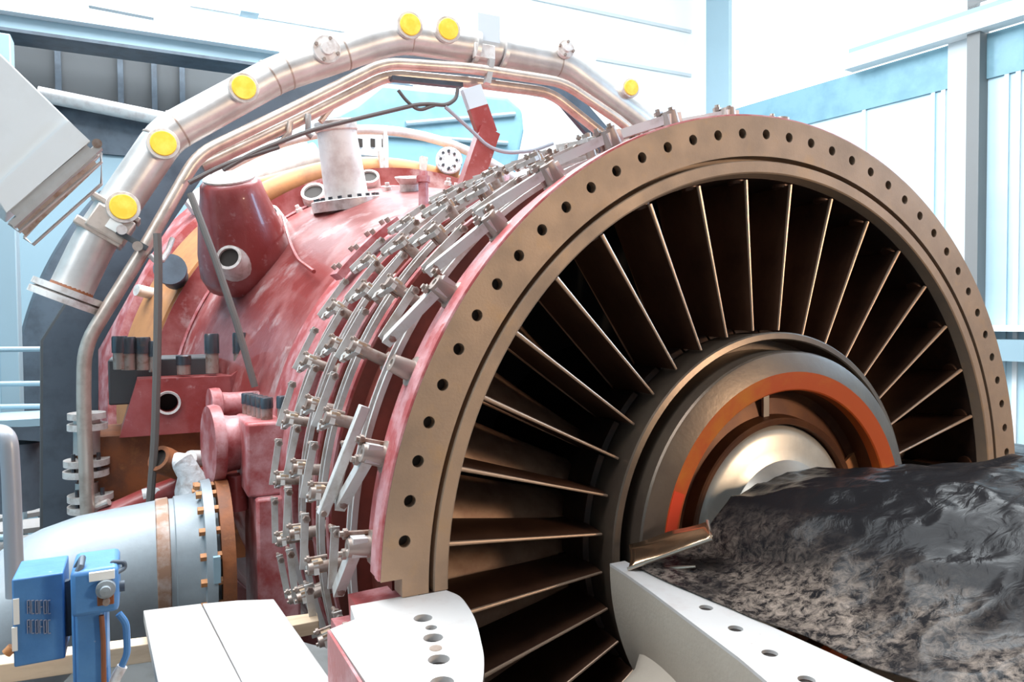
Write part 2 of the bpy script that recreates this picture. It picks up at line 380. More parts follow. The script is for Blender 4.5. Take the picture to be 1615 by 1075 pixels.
MB().rev([(1.49, 1.44), (1.56, 1.45), (1.585, 1.7), (1.60, 2.0), (1.57, 2.02), (1.4, 1.9), (1.4, 1.44)], 0, 360, 140, closed=True).build('rear_shell', 'pink', cc)
# curved bolted pad on the shell near the linkage
pad = MB()
pad.rev([(1.62, 1.62), (1.665, 1.62), (1.665, 1.78), (1.62, 1.78)], 126, 141, 20, closed=True, capends=True)
pad.build('bolted_pad', 'pink', cc)
for t in (127.5, 131, 135, 139.5):
    for y in (1.65, 1.75):
        MB().cyl(P(1.66, t, y), P(1.69, t, y), 0.014, n=8).build('pad_bolt', 'zinc', cc)

# inlet guide vanes: 36, leading edge at y = 0.05
def airfoil(th0, r0, r1, le0, le1, ch0, ch1, st0, st1, thk, ns=7, bend=0.12):
    mb = MB(); sec = []
    nn = 9
    for i in range(ns):
        f = i / (ns - 1); r = r0 + (r1 - r0) * f; le = le0 + (le1 - le0) * f; ch = ch0 + (ch1 - ch0) * f; st = st0 + (st1 - st0) * f
        row = []
        up = [];
        for j in range(nn):
            x = j / (nn - 1)
            tt = thk * (0.42 + 1.9 * math.sqrt(max(x, 0)) * (1 - x) ** 0.9 + 0.1 * (1 - x))
            if j == nn - 1: tt = thk * 0.12
            camb = bend * ch * 4 * x * (1 - x)
            up.append((x, camb, tt))
        pts = [(x, c + t / 2) for x, c, t in up] + [(x, c - t / 2) for x, c, t in reversed(up)]
        for x, c in pts:
            ay = x * ch * math.cos(st) - c * math.sin(st)      # axial
            tg = x * ch * math.sin(st) + c * math.cos(st)      # tangential, towards smaller angle
            row.append(Vector((r, le + ay, -tg)))
        sec.append(row)
    m = len(sec[0]); vs = [p for row in sec for p in row]
    fs = [(i * m + j, i * m + (j + 1) % m, (i + 1) * m + (j + 1) % m, (i + 1) * m + j) for i in range(ns - 1) for j in range(m)]
    fs.append(list(range(m))[::-1]); fs.append([(ns - 1) * m + j for j in range(m)])
    mb.add(vs, fs); return mb
v0 = airfoil(0, 0.765, 1.338, 0.06, 0.05, 0.24, 0.27, R(0), R(3), 0.010, bend=0.03).build('guide_vane', 'vane', cc, sharp=50)
tipb = MB().cyl((1.330, 0.10, 0), (1.343, 0.10, 0), 0.032, n=20).build('vane_button', 'vane', v0)
MB().tube([(0.765, 0.061, 0), (1.0, 0.057, 0), (1.2, 0.054, 0), (1.338, 0.051, 0)], [0.0045, 0.005, 0.0065, 0.008], 10).build('leading_edge_glint', 'edge', v0)  # pale strip along the worn edge, painting light caught there
v0.rotation_euler = (0, -R(4.8), 0)
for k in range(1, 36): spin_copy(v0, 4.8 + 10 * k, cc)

# ================================================================== rotor and inner rings
ro = thing('rotor', (0, 0.8, 0), 'dark bladed rotor behind the guide vanes with its polished shaft end', 'rotor')
MB().rev([(0.001, 0.9), (0.701, 0.91), (0.70, 0.7), (0.70, 0.38), (0.70, 0.34), (0.0, 0.34)], 0, 360, 96).build('rotor_drum', 'dark_steel', ro)
MB().rev([(0.70, 0.9), (0.7, 1.2), (1.33, 1.2)], 0, 360, 96).build('dark_backing', 'black', ro)  # black disc added to stand for the dark depth behind the blades
b0 = airfoil(0, 0.70, 1.30, 0.36, 0.38, 0.15, 0.22, R(30), R(52), 0.012, bend=0.08).build('rotor_blade', 'blade', ro, sharp=50)
b0.rotation_euler = (0, -R(6.2), 0)
for k in range(1, 34): spin_copy(b0, 6.2 + 360 / 34 * k, ro)
MB().rev([(0.40, 0.02), (0.385, 0.0), (0.36, -0.012), (0.31, -0.016), (0.27, -0.03), (0.245, -0.07), (0.235, -0.16), (0.235, -0.4), (0.24, -1.6)], 0, 360, 96).build('shaft_end', 'silver', ro)

ir = thing('inner_hub_ring', (0, 0.1, 0), 'stepped bronze hub ring with an orange painted band around the shaft', 'hub ring')
MB().rev([(0.74, 0.34), (0.75, 0.12), (0.757, 0.005), (0.752, 0.0), (0.732, -0.004), (0.728, 0.002), (0.724, 0.12), (0.688, 0.12), (0.686, -0.05), (0.681, -0.058), (0.672, -0.062), (0.61, -0.083), (0.60, 0.3)], 0, 360, 120, closed=True).build('outer_step', 'hub', ir, sharp=28)
MB().rev([(0.61, -0.0832), (0.545, -0.0745), (0.54, -0.07), (0.54, 0.0), (0.6, 0.0)], 0, 360, 120, closed=True).build('painted_band', 'orange', ir, sharp=28)
MB().rev([(0.605, -0.0855), (0.555, -0.0795), (0.555, -0.07), (0.605, -0.075)], 158, 178, 24, closed=True, capends=True).build('fresh_paint_patch', 'orange_bright', ir)
MB().rev([(0.545, -0.06), (0.53, 0.03), (0.50, 0.045), (0.44, 0.03), (0.43, -0.015), (0.424, -0.02), (0.405, -0.015), (0.4, 0.05), (0.54, 0.1)], 0, 360, 120, closed=True).build('labyrinth_seat', 'hub_brown', ir, sharp=28)
MB().box((-0.0, 0, 0), (0.028, 0.012, 0.1)).build('joint_key', 'bronze_edge', ir).matrix_basis = Matrix.Translation(Vector((-0.04, 0.02, 0.475)))
MB().rev([(0.53, 0.028), (0.44, 0.018), (0.44, 0.03), (0.53, 0.045)], 12, 28, 10, closed=True, capends=True).build('brass_segment', 'ochre', ir)
# vane inner shroud blocks seen between vane roots
sb = MB().rev([(0.752, 0.16), (0.77, 0.17), (0.77, 0.32), (0.752, 0.33)], -4.6, 4.6, 8, closed=True, capends=True).build('shroud_block', 'dark_steel', ir)
for k in range(1, 36): spin_copy(sb, 10 * k + 9.8, ir)
sb.rotation_euler = (0, -R(9.8), 0)

# ================================================================== variable vane linkages
def vane_row(label, name, y0, rr, ths, lever_dy, lever_dt, link_deg, big=False):
    t = thing(name, P(1.5, 160, y0 + 0.15), label, 'vane linkage', 'variable vane linkage rows on the red casing')
    s = 1.0
    rb = rr - 0.045
    for dy, wd in ((lever_dy + 0.03, 0.014), (lever_dy + 0.085, 0.010)):
        MB().rev([(rb - 0.02, y0 + dy), (rb, y0 + dy), (rb, y0 + dy + wd), (rb - 0.02, y0 + dy + wd)], 55, 208, 90, closed=True, capends=True).build('unison_band', 'link', t)
    # boss at angle 0
    mb = MB()
    if big:
        mb.lathe((1.52, y0, 0), (1, 0, 0), [(0, 0), (0, 0.056), (0.016, 0.056), (0.02, 0.05), (0.04, 0.05), (0.042, 0.034), (0.11, 0.028), (0.11, 0.012), (0.104, 0.010), (0.104, 0)], 22)
    else:
        mb.lathe((1.49, y0, 0), (1, 0, 0), [(0, 0), (0, 0.04), (0.03, 0.038), (0.034, 0.024), (rr - 1.46, 0.02), (rr - 1.46, 0)], 14)
    boss = mb.build('pivot_boss', 'zinc', t)
    k_ = 1.35 if big else 1.0
    pb = MB().box((rr - 0.004, y0 + 0.012, -0.004), (0.034 * k_, 0.055 * k_, 0.042 * k_))
    pb.build('clamp_block', 'brass' if not big else 'plate', boss, smooth=False)
    for dz in (-0.026 * k_, 0.020 * k_):
        c_ = MB().cyl((rr - 0.045, y0 + 0.03, dz), (rr + 0.036 * k_, y0 + 0.03, dz), 0.007 * k_, n=8)
        c_.cyl((rr + 0.018 * k_, y0 + 0.03, dz), (rr + 0.028 * k_, y0 + 0.03, dz), 0.0125 * k_, n=6); c_.build('clamp_bolt', 'zinc', boss)
    # lever: from boss (theta 0) to pin (theta +lever_dt, y0+lever_dy)
    rl = rr + 0.004
    e = P(rl, lever_dt, y0 + lever_dy)
    d = (e - Vector((rl, y0, 0)))
    s0_ = Vector((rl, y0, 0)) - d.normalized() * 0.02
    if big:
        lvm = MB().bar(s0_, e + d.normalized() * 0.02, 0.038, 0.034, up=(1, 0, 0))
    else:
        q1 = s0_; q2 = e + d.normalized() * 0.022; dn = d.normalized(); u = Vector((1, 0, 0)); x_ = u.cross(dn).normalized()
        lvm = MB(); vs = []
        for q, wd in ((q1, 0.026), (q2, 0.014)):
            for sx, su in ((-1, -1), (1, -1), (1, 1), (-1, 1)): vs.append(q + x_ * wd * sx + u * 0.009 * su)
        lvm.add(vs, [(0, 1, 2, 3), (7, 6, 5, 4), (0, 4, 5, 1), (1, 5, 6, 2), (2, 6, 7, 3), (3, 7, 4, 0)])
    lv = lvm.build('lever_arm', 'link', t, smooth=False)
    pin = MB()
    pin.cyl(e + Vector((0, -0.035, 0)), e + Vector((0, 0.085, 0)), 0.0075, n=8)
    pin.cyl(e + Vector((0, 0.062, 0)), e + Vector((0, 0.076, 0)), 0.0145, n=6); pin.cyl(e + Vector((0, -0.032, 0)), e + Vector((0, -0.018, 0)), 0.0145, n=6)
    pin.build('pin_bolt', 'zinc', lv)
    # link bar: from lever pin up to the next pin
    ll = link_deg
    e1 = P(rr + 0.016, lever_dt - 0.2, y0 + lever_dy + 0.045); e2 = P(rr + 0.010, lever_dt - ll, y0 + lever_dy + 0.028)
    dd = (e1 - e2).normalized(); rad = Vector(((e1.x + e2.x), 0, (e1.z + e2.z))).normalized()
    lk = MB().bar(e1 + dd * 0.016, e2 - dd * 0.016, 0.008, 0.028, up=rad).build('link_bar', 'link', t, smooth=False)
    pn = MB(); pn.cyl(e2 + Vector((0, -0.035, 0)), e2 + Vector((0, 0.075, 0)), 0.0075, n=8); pn.cyl(e2 + Vector((0, 0.022, 0)), e2 + Vector((0, 0.036, 0)), 0.0145, n=6)
    pn.cyl(e2 + Vector((0, -0.035, 0)), e2 + Vector((0, -0.022, 0)), 0.0145, n=6)
    pn.build('pin_bolt', 'zinc', lk)
    prot = [boss, lv, lk]
    for i, th in enumerate(ths):
        for j, o in enumerate(prot):
            if big and i in skip_big and j > 0: continue
            if big and i in skip_big and j == 0:
                c = o.copy(); COL.objects.link(c); c.rotation_euler = (0, -R(th), 0); c.parent = t
                c.matrix_parent_inverse = Matrix.Translation(-t.location)
                continue
            spin_copy(o, th, t)
    for o in prot:
        for ch in list(o.children): bpy.data.objects.remove(ch)
        bpy.data.objects.remove(o)
    return t
skip_big = {3}
vane_row('linkage row nearest the bronze flange, with big square levers on round bosses', 'vane_linkage', 0.145, 1.60, [185.8 - 10.2 * k for k in range(13)], 0.21, 7.0, 6.6, True)
# long drive rod of the first row
vane_row('second linkage row from the bronze flange, short levers with paired bolts', 'vane_linkage', 0.58, 1.63, [191.7 - 9.4 * k for k in range(14)], 0.12, 1.5, 6.6)
vane_row('third linkage row from the bronze flange, between two close rows', 'vane_linkage', 0.91, 1.635, [190.0 - 9.0 * k for k in range(15)], 0.12, 1.5, 6.4)
vane_row('linkage row farthest from the bronze flange, against the pink shell', 'vane_linkage', 1.22, 1.64, [194.0 - 9.2 * k for k in range(15)], 0.12, 1.5, 6.4)
dr = thing('drive_rod', atY(530, 750, 0.32), 'long square pale drive rod lying over the linkages just above the grey pipe end', 'rod')
pa = P(1.68, 163.5, 0.38); pb_ = P(1.70, 173.8, 0.42)
pa = atY(575, 640, 0.36); pb_ = atY(508, 812, 0.36)
bevel(MB().bar(pa, pb_, 0.034, 0.034, up=(0, 1, 0)).build('rod_bar', 'link', dr), 0.003)
MB().cyl(pb_ + Vector((0, -0.03, 0.01)), pb_ + Vector((0, 0.05, 0.01)), 0.01, n=8).build('rod_pin', 'zinc', dr)

# ================================================================== combustion casing
cb = thing('combustor_casing', (0, 3.4, -2), 'big red domed casing with open round ports, standing behind the linkages', 'turbine casing')
dome = [(1.60, 2.0), (1.605, 2.15), (1.63, 2.4), (1.70, 2.8), (1.79, 3.2), (1.87, 3.55), (1.93, 3.85), (1.965, 4.08), (1.975, 4.2), (1.975, 4.26), (2.16, 4.26), (2.16, 4.40), (2.10, 4.42), (1.9, 4.4), (1.5, 3.0), (1.45, 2.0)]
MB().rev(dome, 0, 360, 140, closed=True).build('dome_shell', 'dome', cb, sharp=40)
MB().rev([(1.97, 4.215), (1.985, 4.20), (2.00, 4.22), (2.00, 4.262), (1.97, 4.262)], 0, 360, 140, closed=True).build('rim_lip', 'pink', cb)
dp = [(1.60, 2.0), (1.63, 2.4), (1.70, 2.8), (1.79, 3.2), (1.87, 3.55), (1.93, 3.85), (1.965, 4.08), (1.975, 4.26)]
def domeR(y):
    for (r0, y0), (r1, y1) in zip(dp, dp[1:]):
        if y0 <= y <= y1: return r0 + (r1 - r0) * (y - y0) / (y1 - y0)
    return 1.6 if y < 2 else 2.05
def onDome(px, py):
    d = ray(px, py); t = 1.0
    while t < 12:
        q = CP + d * t
        if 1.9 < q.y < 4.3 and math.hypot(q.x, q.z) < domeR(q.y): return q
        t += 0.004
    return CP + d * 6
def dnormal(q):
    rad = Vector((q.x, 0, q.z)).normalized(); return (rad * 0.96 + Vector((0, -0.28, 0))).normalized()
def port(px, py, r, h=0.05, nm='port', m='flange_w', tilt=None):
    q = onDome(px, py); n = tilt.normalized() if tilt else (dnormal(q) * 0.7 + (CP - q).normalized() * 0.45).normalized()
    a = MB().lathe(q - n * 0.12, n, [(0, r * 1.35), (0.12 + h * 0.6, r * 1.25), (0.12 + h, r * 1.2), (0.12 + h, r * 0.95), (0.06 + h, r * 0.9)], 24).build(nm, m, cb)
    MB().cyl(q + n * (h - 0.03), q + n * (h - 0.018), r * 0.93, n=20).build('port_bore', 'hole', a)
    return a
port(436, 358, 0.08, 0.16); port(500, 318, 0.085, 0.12); port(583, 292, 0.075, 0.1)
MB().rev([(0.0, 4.38), (1.95, 4.38)], 0, 360, 60).build('light_block_disc', 'darkred', cb)  # unseen disc added to keep light from leaking into the dome
# small drill ports
for (px, py, r) in ((318, 481, 0.032), (285, 551, 0.033), (395, 295, 0.05)):
    q = onDome(px, py); n = dnormal(q)
    MB().lathe(q - n * 0.05, n, [(0, r * 1.1), (0.056, r * 1.1), (0.056, r), (0.0, r)], 18).build('drilled_port', 'red', cb)
    MB().cyl(q + n * 0.001, q + n * 0.004, r, n=18).build('drilled_bore', 'hole', cb)
# large red conical boss with a port in it
q = onDome(372, 372); n = Vector((-0.80, -0.42, 0.50)).normalized(); ax = Vector((-0.45, 0.10, 0.9)).normalized()
tb = atY(362, 282, 3.32); bb = atY(398, 452, 3.62)
MB().lathe(bb, (tb - bb), [(0, 0.20), (0.05, 0.30), (0.14, 0.33), (0.3, 0.315), (0.5, 0.27), ((tb - bb).length - 0.10, 0.215), ((tb - bb).length - 0.03, 0.20), ((tb - bb).length, 0.17), ((tb - bb).length, 0.0)], 32).build('side_bell', 'red', cb, sharp=60)
pp = atY(363, 408, 3.20); n = Vector((-0.42, -0.86, 0.28)).normalized()
MB().lathe(pp + n * 0.12 * -1, n, [(0, 0.12), (0.10, 0.10), (0.15, 0.085), (0.15, 0.066), (0.02, 0.06)], 22).build('bell_port', 'flange_w', cb)
MB().cyl(pp + n * 0.0, pp + n * 0.01, 0.066, n=20).build('bell_port_bore', 'hole', cb)
MB().lathe(tb + (tb - bb).normalized() * 0.0, (tb - bb), [(0, 0.17), (0.012, 0.172), (0.02, 0.15), (0.02, 0.0)], 28).build('bell_cover', 'flange_w', cb)
# flared open pipe stub, red stud post
q = onDome(648, 300); n = Vector((-0.12, -0.25, 1)).normalized()
MB().lathe(q - n * 0.05, n, [(0, 0.085), (0.10, 0.085), (0.13, 0.11), (0.15, 0.12), (0.15, 0.095), (0.12, 0.075), (0.02, 0.07)], 24).build('open_stub', 'flange_w', cb)
MB().cyl(q + n * 0.08, q + n * 0.09, 0.074, n=20).build('open_stub_bore', 'hole', cb)
q = onDome(668, 322)
MB().lathe(q - Vector((0, 0, .05)), (0, 0, 1), [(0, 0.032), (0.19, 0.032), (0.19, 0.045), (0.23, 0.045), (0.23, 0.03), (0.26, 0.028), (0.26, 0)], 16).build('red_stud_post', 'pink', cb)
# little white knobs on the dome
for px, py in ((473, 334), (612, 300), (706, 292), (718, 300)):
    q = onDome(px, py); n = dnormal(q)
    MB().lathe(q, n, [(0, 0.03), (0.03, 0.028), (0.035, 0.018), (0.06, 0.017), (0.06, 0)], 12).build('dome_fitting', 'flange_w', cb)
# joint block (upper half) with port and stud nuts
yb = 2.85
def jx(px, py, y): return atY(px, py, y)
A = jx(186, 596, yb); B = jx(362, 596, yb); Cc = jx(190, 690, yb)
zt = (A.z + B.z) / 2
bl = MB()
x0, x1, z0 = A.x, B.x + 0.15, Cc.z
MB().plate([(x0, z0), (x1, z0), (x1, zt), (x0 + 0.1, zt)], [circ(atY(265, 635, yb).x, atY(265, 635, yb).z, 0.055, 22)[::-1]], lambda u, v, w_: Vector((u, yb + w_, v)), 0.65).build('joint_block', 'red', cb)
q = atY(265, 635, yb)
MB().lathe(q + Vector((0, 0.02, 0)), (0, -1, 0), [(0, 0.055), (0.035, 0.058), (0.038, 0.07), (0.0, 0.075)], 24).build('block_port_rim', 'flange_w', cb)
MB().cyl(q + Vector((0, 0.12, 0)), q + Vector((0, 0.13, 0)), 0.056, n=18).build('block_port_bore', 'hole', cb)
# lower half, rusty
MB().box(((x0 + x1) / 2 - 0.1, yb + 0.38, z0 - 0.42), (x1 - x0 + 0.25, 0.6, 0.84)).build('lower_joint_block', 'rust', cb)
bevel(MB().box((x0 + 0.25, yb + 0.5, zt - 0.03), (0.62, 0.5, 0.28)).build('grey_joint_pad', 'slate_dark', cb), 0.01)
M['nut'] = mat('dark_joint_nut', (0.10, 0.11, 0.125), 0.32, 0.7, (0.2, 0.14, 0.12), 14, (0.55, 0.7))
def nut(q, r, h, parent, nm='joint_nut'):
    r *= 0.9
    a = MB().lathe(q + Vector((0, 0, h * 0.5)), (0, 0, 1), [(0, r * 0.8), (0, r), (h * 0.45, r), (h * 0.5, r * 0.9), (h * 0.5, 0)], 18).build(nm, 'nut', parent)
    MB().cyl(q, q + Vector((0, 0, h * 0.52)), r * 0.88, n=18).build('stud_sleeve', 'zinc', a)
for (px, py, r, h) in ((190, 582, 0.05, 0.2), (203, 583, 0.05, 0.2), (226, 583, 0.05, 0.2), (244, 586, 0.045, 0.19), (290, 590, 0.05, 0.12), (335, 588, 0.05, 0.25), (379, 590, 0.05, 0.27), (391, 610, 0.05, 0.14)):
    q = atY(px, py, yb + 0.12)
    nut(q, r, h, cb)
# web gusset rising from the joint to the shell
g0 = atY(362, 596, yb); g1 = atY(432, 530, yb); 
MB().add([g0, g1, atY(440, 640, yb), atY(368, 640, yb)] + [p + Vector((0, 0.3, 0)) for p in (g0, g1, atY(440, 640, yb), atY(368, 640, yb))],
         [(0, 1, 2, 3), (4, 5, 6, 7), (0, 1, 5, 4), (1, 2, 6, 5), (2, 3, 7, 6), (3, 0, 4, 7)]).build('gusset', 'red', cb, smooth=False)
# near joint flange of the rear compressor shell: pink vertical box
ya = 1.66
L0 = atY(388, 668, ya); L1 = atY(440, 668, ya)
xa, xb_, zt2 = L0.x, -1.50, L0.z
bevel(MB().box(((xa + xb_) / 2, ya + 0.22, zt2 / 2 - 0.02), (xb_ - xa, 0.44, zt2 + 0.04)).build('near_joint_flange', 'pink', cb), 0.015)
bevel(MB().box(((xa + xb_) / 2 + 0.02, ya + 0.2, -0.48), (xb_ - xa - 0.03, 0.48, 0.88)).build('near_lower_flange', 'pink', cb), 0.015)
for k in range(5):
    q = atY(391 + 7.5 * k, 652 + 5 * k, ya + 0.40 - 0.07 * k); q.z = zt2
    nut(q, 0.036, 0.11, cb, 'flange_nut')
q = atY(447, 672, ya + 0.05); q.z = zt2; nut(q, 0.036, 0.12, cb, 'flange_nut')
# two pink flanged side nozzles
def nozzle(px, py, y, r, L, nm, m='pink'):
    q = atY(px, py, y)
    MB().lathe(q, (1, 0.12, 0), [(0, 0), (0, r * 1.3), (0.035, r * 1.34), (0.055, r * 1.3), (0.065, r * 0.98), (0.11, r * 0.92), (L, r * 0.92)], 28).build(nm, m, cb)
nozzle(328, 702, 2.0, 0.155, 0.5, 'side_nozzle'); nozzle(330, 640, 2.35, 0.075, 0.5, 'small_side_nozzle')
q = atY(372, 748, 1.95); MB().cyl(q, q + Vector((0, 0, -0.18)), 0.05, 0.06).build('nozzle_drain', 'red', cb)
# lower red pipe going left under the nozzle and rusty lower casing
lp = thing('red_drain_pipe', atY(200, 815, 3.0), 'thick glossy red pipe slanting down to the left above the grey pipe', 'pipe')
MB().tube([atY(140, 835, 2.8), atY(180, 812, 2.8), atY(240, 785, 2.8), atY(330, 752, 2.8)], 0.075, 18).build('pipe_body', 'red', lp)
MB().tube([atY(226, 784, 2.78), atY(258, 776, 2.78), atY(276, 772, 2.8)], 0.05, 14).build('pale_sleeve', 'ducttape', lp)
# white wrapped valve
wv = thing('wrapped_valve', atY(300, 760, 2.6), 'small angle valve wrapped in white cloth below the red joint block', 'valve')
MB().lathe(atY(250, 722, 2.6), atY(300, 745, 2.75) - atY(250, 722, 2.6), [(0.0, 0.05), (0, 0.075), (0.04, 0.08), (0.2, 0.07), (0.25, 0.05)], 20).build('open_mouth', 'rust', wv)
MB().cyl(atY(252, 723, 2.61), atY(256, 725, 2.62), 0.055).build('mouth_bore', 'hole', wv)
mbw = MB().tube([atY(278, 722, 2.6), atY(288, 728, 2.55), atY(298, 745, 2.55), atY(305, 770, 2.55), atY(308, 790, 2.6)], [0.035, 0.06, 0.065, 0.10, 0.09], 16)
mbw.build('wrapped_elbow', 'ducttape', wv)
MB().tube([atY(300, 722, 2.6), atY(322, 722, 2.7)], 0.045, 14).build('side_arm', 'white_pipe', wv)
# rust coloured lower casing with blank flange
lc = thing('rusty_lower_casing', atY(210, 740, 4), 'rust-brown lower casing side with a round bolted blank under the grey joint pad', 'casing')
MB().rev([(1.9, 4.45), (2.2, 4.45), (2.25, 4.6), (2.25, 5.4), (1.9, 5.4)], 180, 240, 30, closed=True, capends=True).build('casing_wall', 'rust', lc)
q = atY(186, 740, 4.2)
MB().lathe(q, (-0.25, -1, 0), [(0, 0), (0, 0)], 3)
bf = MB().lathe(q + Vector((0.06, 0.25, 0)), (-0.25, -1, 0), [(0, 0.09), (0.2, 0.09), (0.2, 0.125), (0.25, 0.13), (0.25, 0.0)], 24).build('blank_flange', 'ochre', lc)
MB().lathe(q + Vector((0, 0.0, 0)), (-0.25, -1, 0), [(0, 0.10), (0.02, 0.095), (0.02, 0)], 24).build('blank_cover', 'grey_pipe', lc)
for k in range(8):
    a = 2 * PI * k / 8; p = q + Vector((0.075 * math.cos(a), -0.02, 0.075 * math.sin(a)))
    MB().cyl(p, p + Vector((0, -0.03, 0)), 0.013, n=6).build('blank_bolt', 'zinc', lc)

# ================================================================== exhaust casing
ex = thing('exhaust_casing', (0, 5.6, -2), 'ochre and dark slate exhaust casing rings behind the red dome', 'casing')
MB().rev([(1.9, 4.43), (2.18, 4.45), (2.25, 4.7), (2.38, 5.1), (2.38, 5.25), (1.9, 5.25)], 128, 186, 60, closed=True, capends=True).build('ochre_ring', 'ochre', ex)
MB().rev([(1.9, 5.26), (2.45, 5.27), (2.60, 5.9), (2.60, 5.98), (1.9, 5.98)], 130, 186, 60, closed=True, capends=True).build('pink_ring', 'pink', ex)
MB().rev([(2.0, 6.0), (2.9, 6.02), (3.24, 6.15), (3.28, 6.3), (3.28, 7.5), (2.0, 7.5)], 140, 220, 60, closed=True, capends=True).build('slate_ring', 'slate', ex)
q = atY(268, 424, 4.2)
MB().lathe(q + Vector((0.05, 0.3, -0.05)), q - (q + Vector((0.05, 0.3, -0.05))), [(0, 0.10), (0.26, 0.10), (0.26, 0.12), (0.31, 0.12), (0.31, 0)], 22).build('inspection_plug', 'slate', ex)
q = atY(215, 457, 4.9)
MB().tube([q, q + Vector((0.35, 0.2, -0.08))], 0.05, 12).build('thermo_stub', 'flange_w', ex)
# copper coloured header pipe across the top behind the dome, with a dial gauge
hp = thing('header_pipe', P(2.25, 90, 4.9), 'copper-toned header pipe curving over behind the red dome rim', 'pipe')
MB().tube([P(2.24, t, 4.85) for t in range(124, 60, -4)], 0.13, 18).build('pipe_body', 'ochre', hp)
for t in (103, 92, 82): MB().rev([(2.08, 4.70), (2.40, 4.70), (2.40, 4.76), (2.08, 4.76)], t, t + 1.6, 3, closed=True, capends=True).build('pipe_clamp', 'flange_w', hp)
rr_ = thing('ring_rail', P(2.62, 95, 4.74), 'pale curved rail arching over the header pipe behind the dome', 'rail')
MB().tube([P(2.60, t, 4.74) for t in range(128, 44, -3)], 0.045, 12).build('rail_tube', 'white_pipe', rr_)
for t in (104, 92):
    MB().bar(P(2.2, t, 4.72), P(2.6, t, 4.72), 0.05, 0.03).build('rail_post', 'white_pipe', rr_)
dg = thing('end_flange_gauge', atY(708, 252, 4.4), 'round bolted pipe end cover on the header pipe left of the red post', 'pipe cover')
q = atY(708, 252, 4.4)
MB().lathe(q + Vector((0.15, 0.4, 0)), Vector((-0.35, -1, 0.05)), [(0, 0.12), (0.38, 0.12)], 24).build('pipe_end', 'ochre', dg)
MB().lathe(q + Vector((0.02, 0.05, 0)), Vector((-0.35, -1, 0.05)), [(0, 0.10), (0, 0.125), (0.04, 0.125), (0.045, 0.118), (0.045, 0)], 28).build('cover_plate', 'dial', dg)
for k in range(8):
    a = 2 * PI * k / 8; p = q + Vector((0.08 * math.cos(a), 0.01, 0.08 * math.sin(a)))
    MB().cyl(p, p + Vector((-0.01, -0.035, 0)), 0.014, n=6).build('cover_bolt', 'nut', dg)
# small white box with dark windows far behind
wb2 = thing('junction_box', atY(590, 228, 6.0), 'white junction box with small dark openings on the far side behind the pale pipe', 'box')
a = atY(562, 243, 6.0); b = atY(612, 212, 6.0)
MB().box(((a.x + b.x) / 2, 6.15, (a.z + b.z) / 2), (b.x - a.x, 0.3, b.z - a.z)).build('box_body', 'wallw', wb2)
MB().box(((a.x + b.x) / 2, 6.15, (b.z + FZ) / 2 - 0.3), (0.12, 0.12, b.z - FZ - 0.6)).build('box_post', 'column', wb2)
for u, wq in ((568, 6), (588, 7), (604, 3)):
    c = atY(u, 225, 5.99); MB().box((c.x, 5.99, c.z), (0.05 if wq > 3 else 0.025, 0.02, 0.09)).build('dark_opening', 'hole', wb2)

# ================================================================== white stack pipe on the dome
sp = thing('bleed_stack', onDome(545, 322), 'white cylindrical pipe stub standing on a bolted flange on top of the dome', 'pipe')
b_ = onDome(548, 318); top = atY(528, 190, b_.y - 0.05); axs = (top - b_).normalized(); Ls = (top - b_).length
MB().lathe(b_, axs, [(0, 0.165), (Ls * 0.9, 0.145), (Ls * 0.9, 0.15), (Ls, 0.15), (Ls, 0.12), (Ls - 0.1, 0.11)], 36).build('pipe_barrel', 'white_pipe', sp)
MB().lathe(b_ + axs * Ls * 0.86, axs, [(0, 0.150), (0.01, 0.158), (0.07, 0.158), (0.08, 0.15)], 36).build('clamp_band', 'flange_w', sp)
MB().lathe(b_ - axs * 0.06, axs, [(0, 0.20), (0, 0.27), (0.075, 0.27), (0.08, 0.265), (0.08, 0.16)], 44).build('base_flange', 'flange_w', sp)
a1 = axs.orthogonal().normalized(); a2 = axs.cross(a1)
for k in range(20):
    t = 2 * PI * k / 20; p = b_ + axs * 0.02 + (a1 * math.cos(t) + a2 * math.sin(t)) * 0.232
    MB().cyl(p, p + axs * 0.022, 0.016, n=6).build('flange_bolt', 'nut', sp)

# ================================================================== air manifold over the machine
YM = 2.9
mf = thing('air_manifold', (-2.6, YM, 0), 'large polygonal steel air manifold pipe arching over the machine, with yellow caps', 'pipe')
mp = [(110, 462), (150, 378), (262, 213), (438, 117), (600, 64), (640, 58), (782, 80), (888, 100), (1016, 196), (1075, 290)]
pts = [atY(a, b, YM) for a, b in mp]
MB().tube(roundpath(pts, 0.09, 3), 0.115, 28).build('manifold_run', 'pipe', mf, sharp=50)
def ringat(a, b, r, h, nm, m='pipe'):
    d = (b - a).normalized(); MB().lathe(a - d * h / 2, d, [(0, 0.1), (0, r), (h, r), (h, 0.1)], 30).build(nm, m, mf)
for (a, b, f) in ((2, 3, 0.10), (2, 3, 0.93), (3, 4, 0.62), (3, 4, 0.08), (5, 6, 0.04), (1, 2, 0.93), (6, 7, 0.9)):
    ringat(pts[a].lerp(pts[b], f), pts[b], 0.118, 0.01, 'weld_seam', 'zinc')
# bottom open end flange
d0 = (pts[0] - pts[1]).normalized()
MB().lathe(pts[0] - d0 * 0.02, d0, [(0, 0.118), (0, 0.20), (0.035, 0.20), (0.04, 0.17), (0.05, 0.20), (0.085, 0.20), (0.09, 0.0)], 34).build('end_flange', 'flange_w', mf)
MB().lathe(pts[0] - d0 * 0.10, d0, [(0.05, 0.112), (0.085, 0.119), (0.085, 0.1)], 30).build('rust_neck', 'rust', mf)
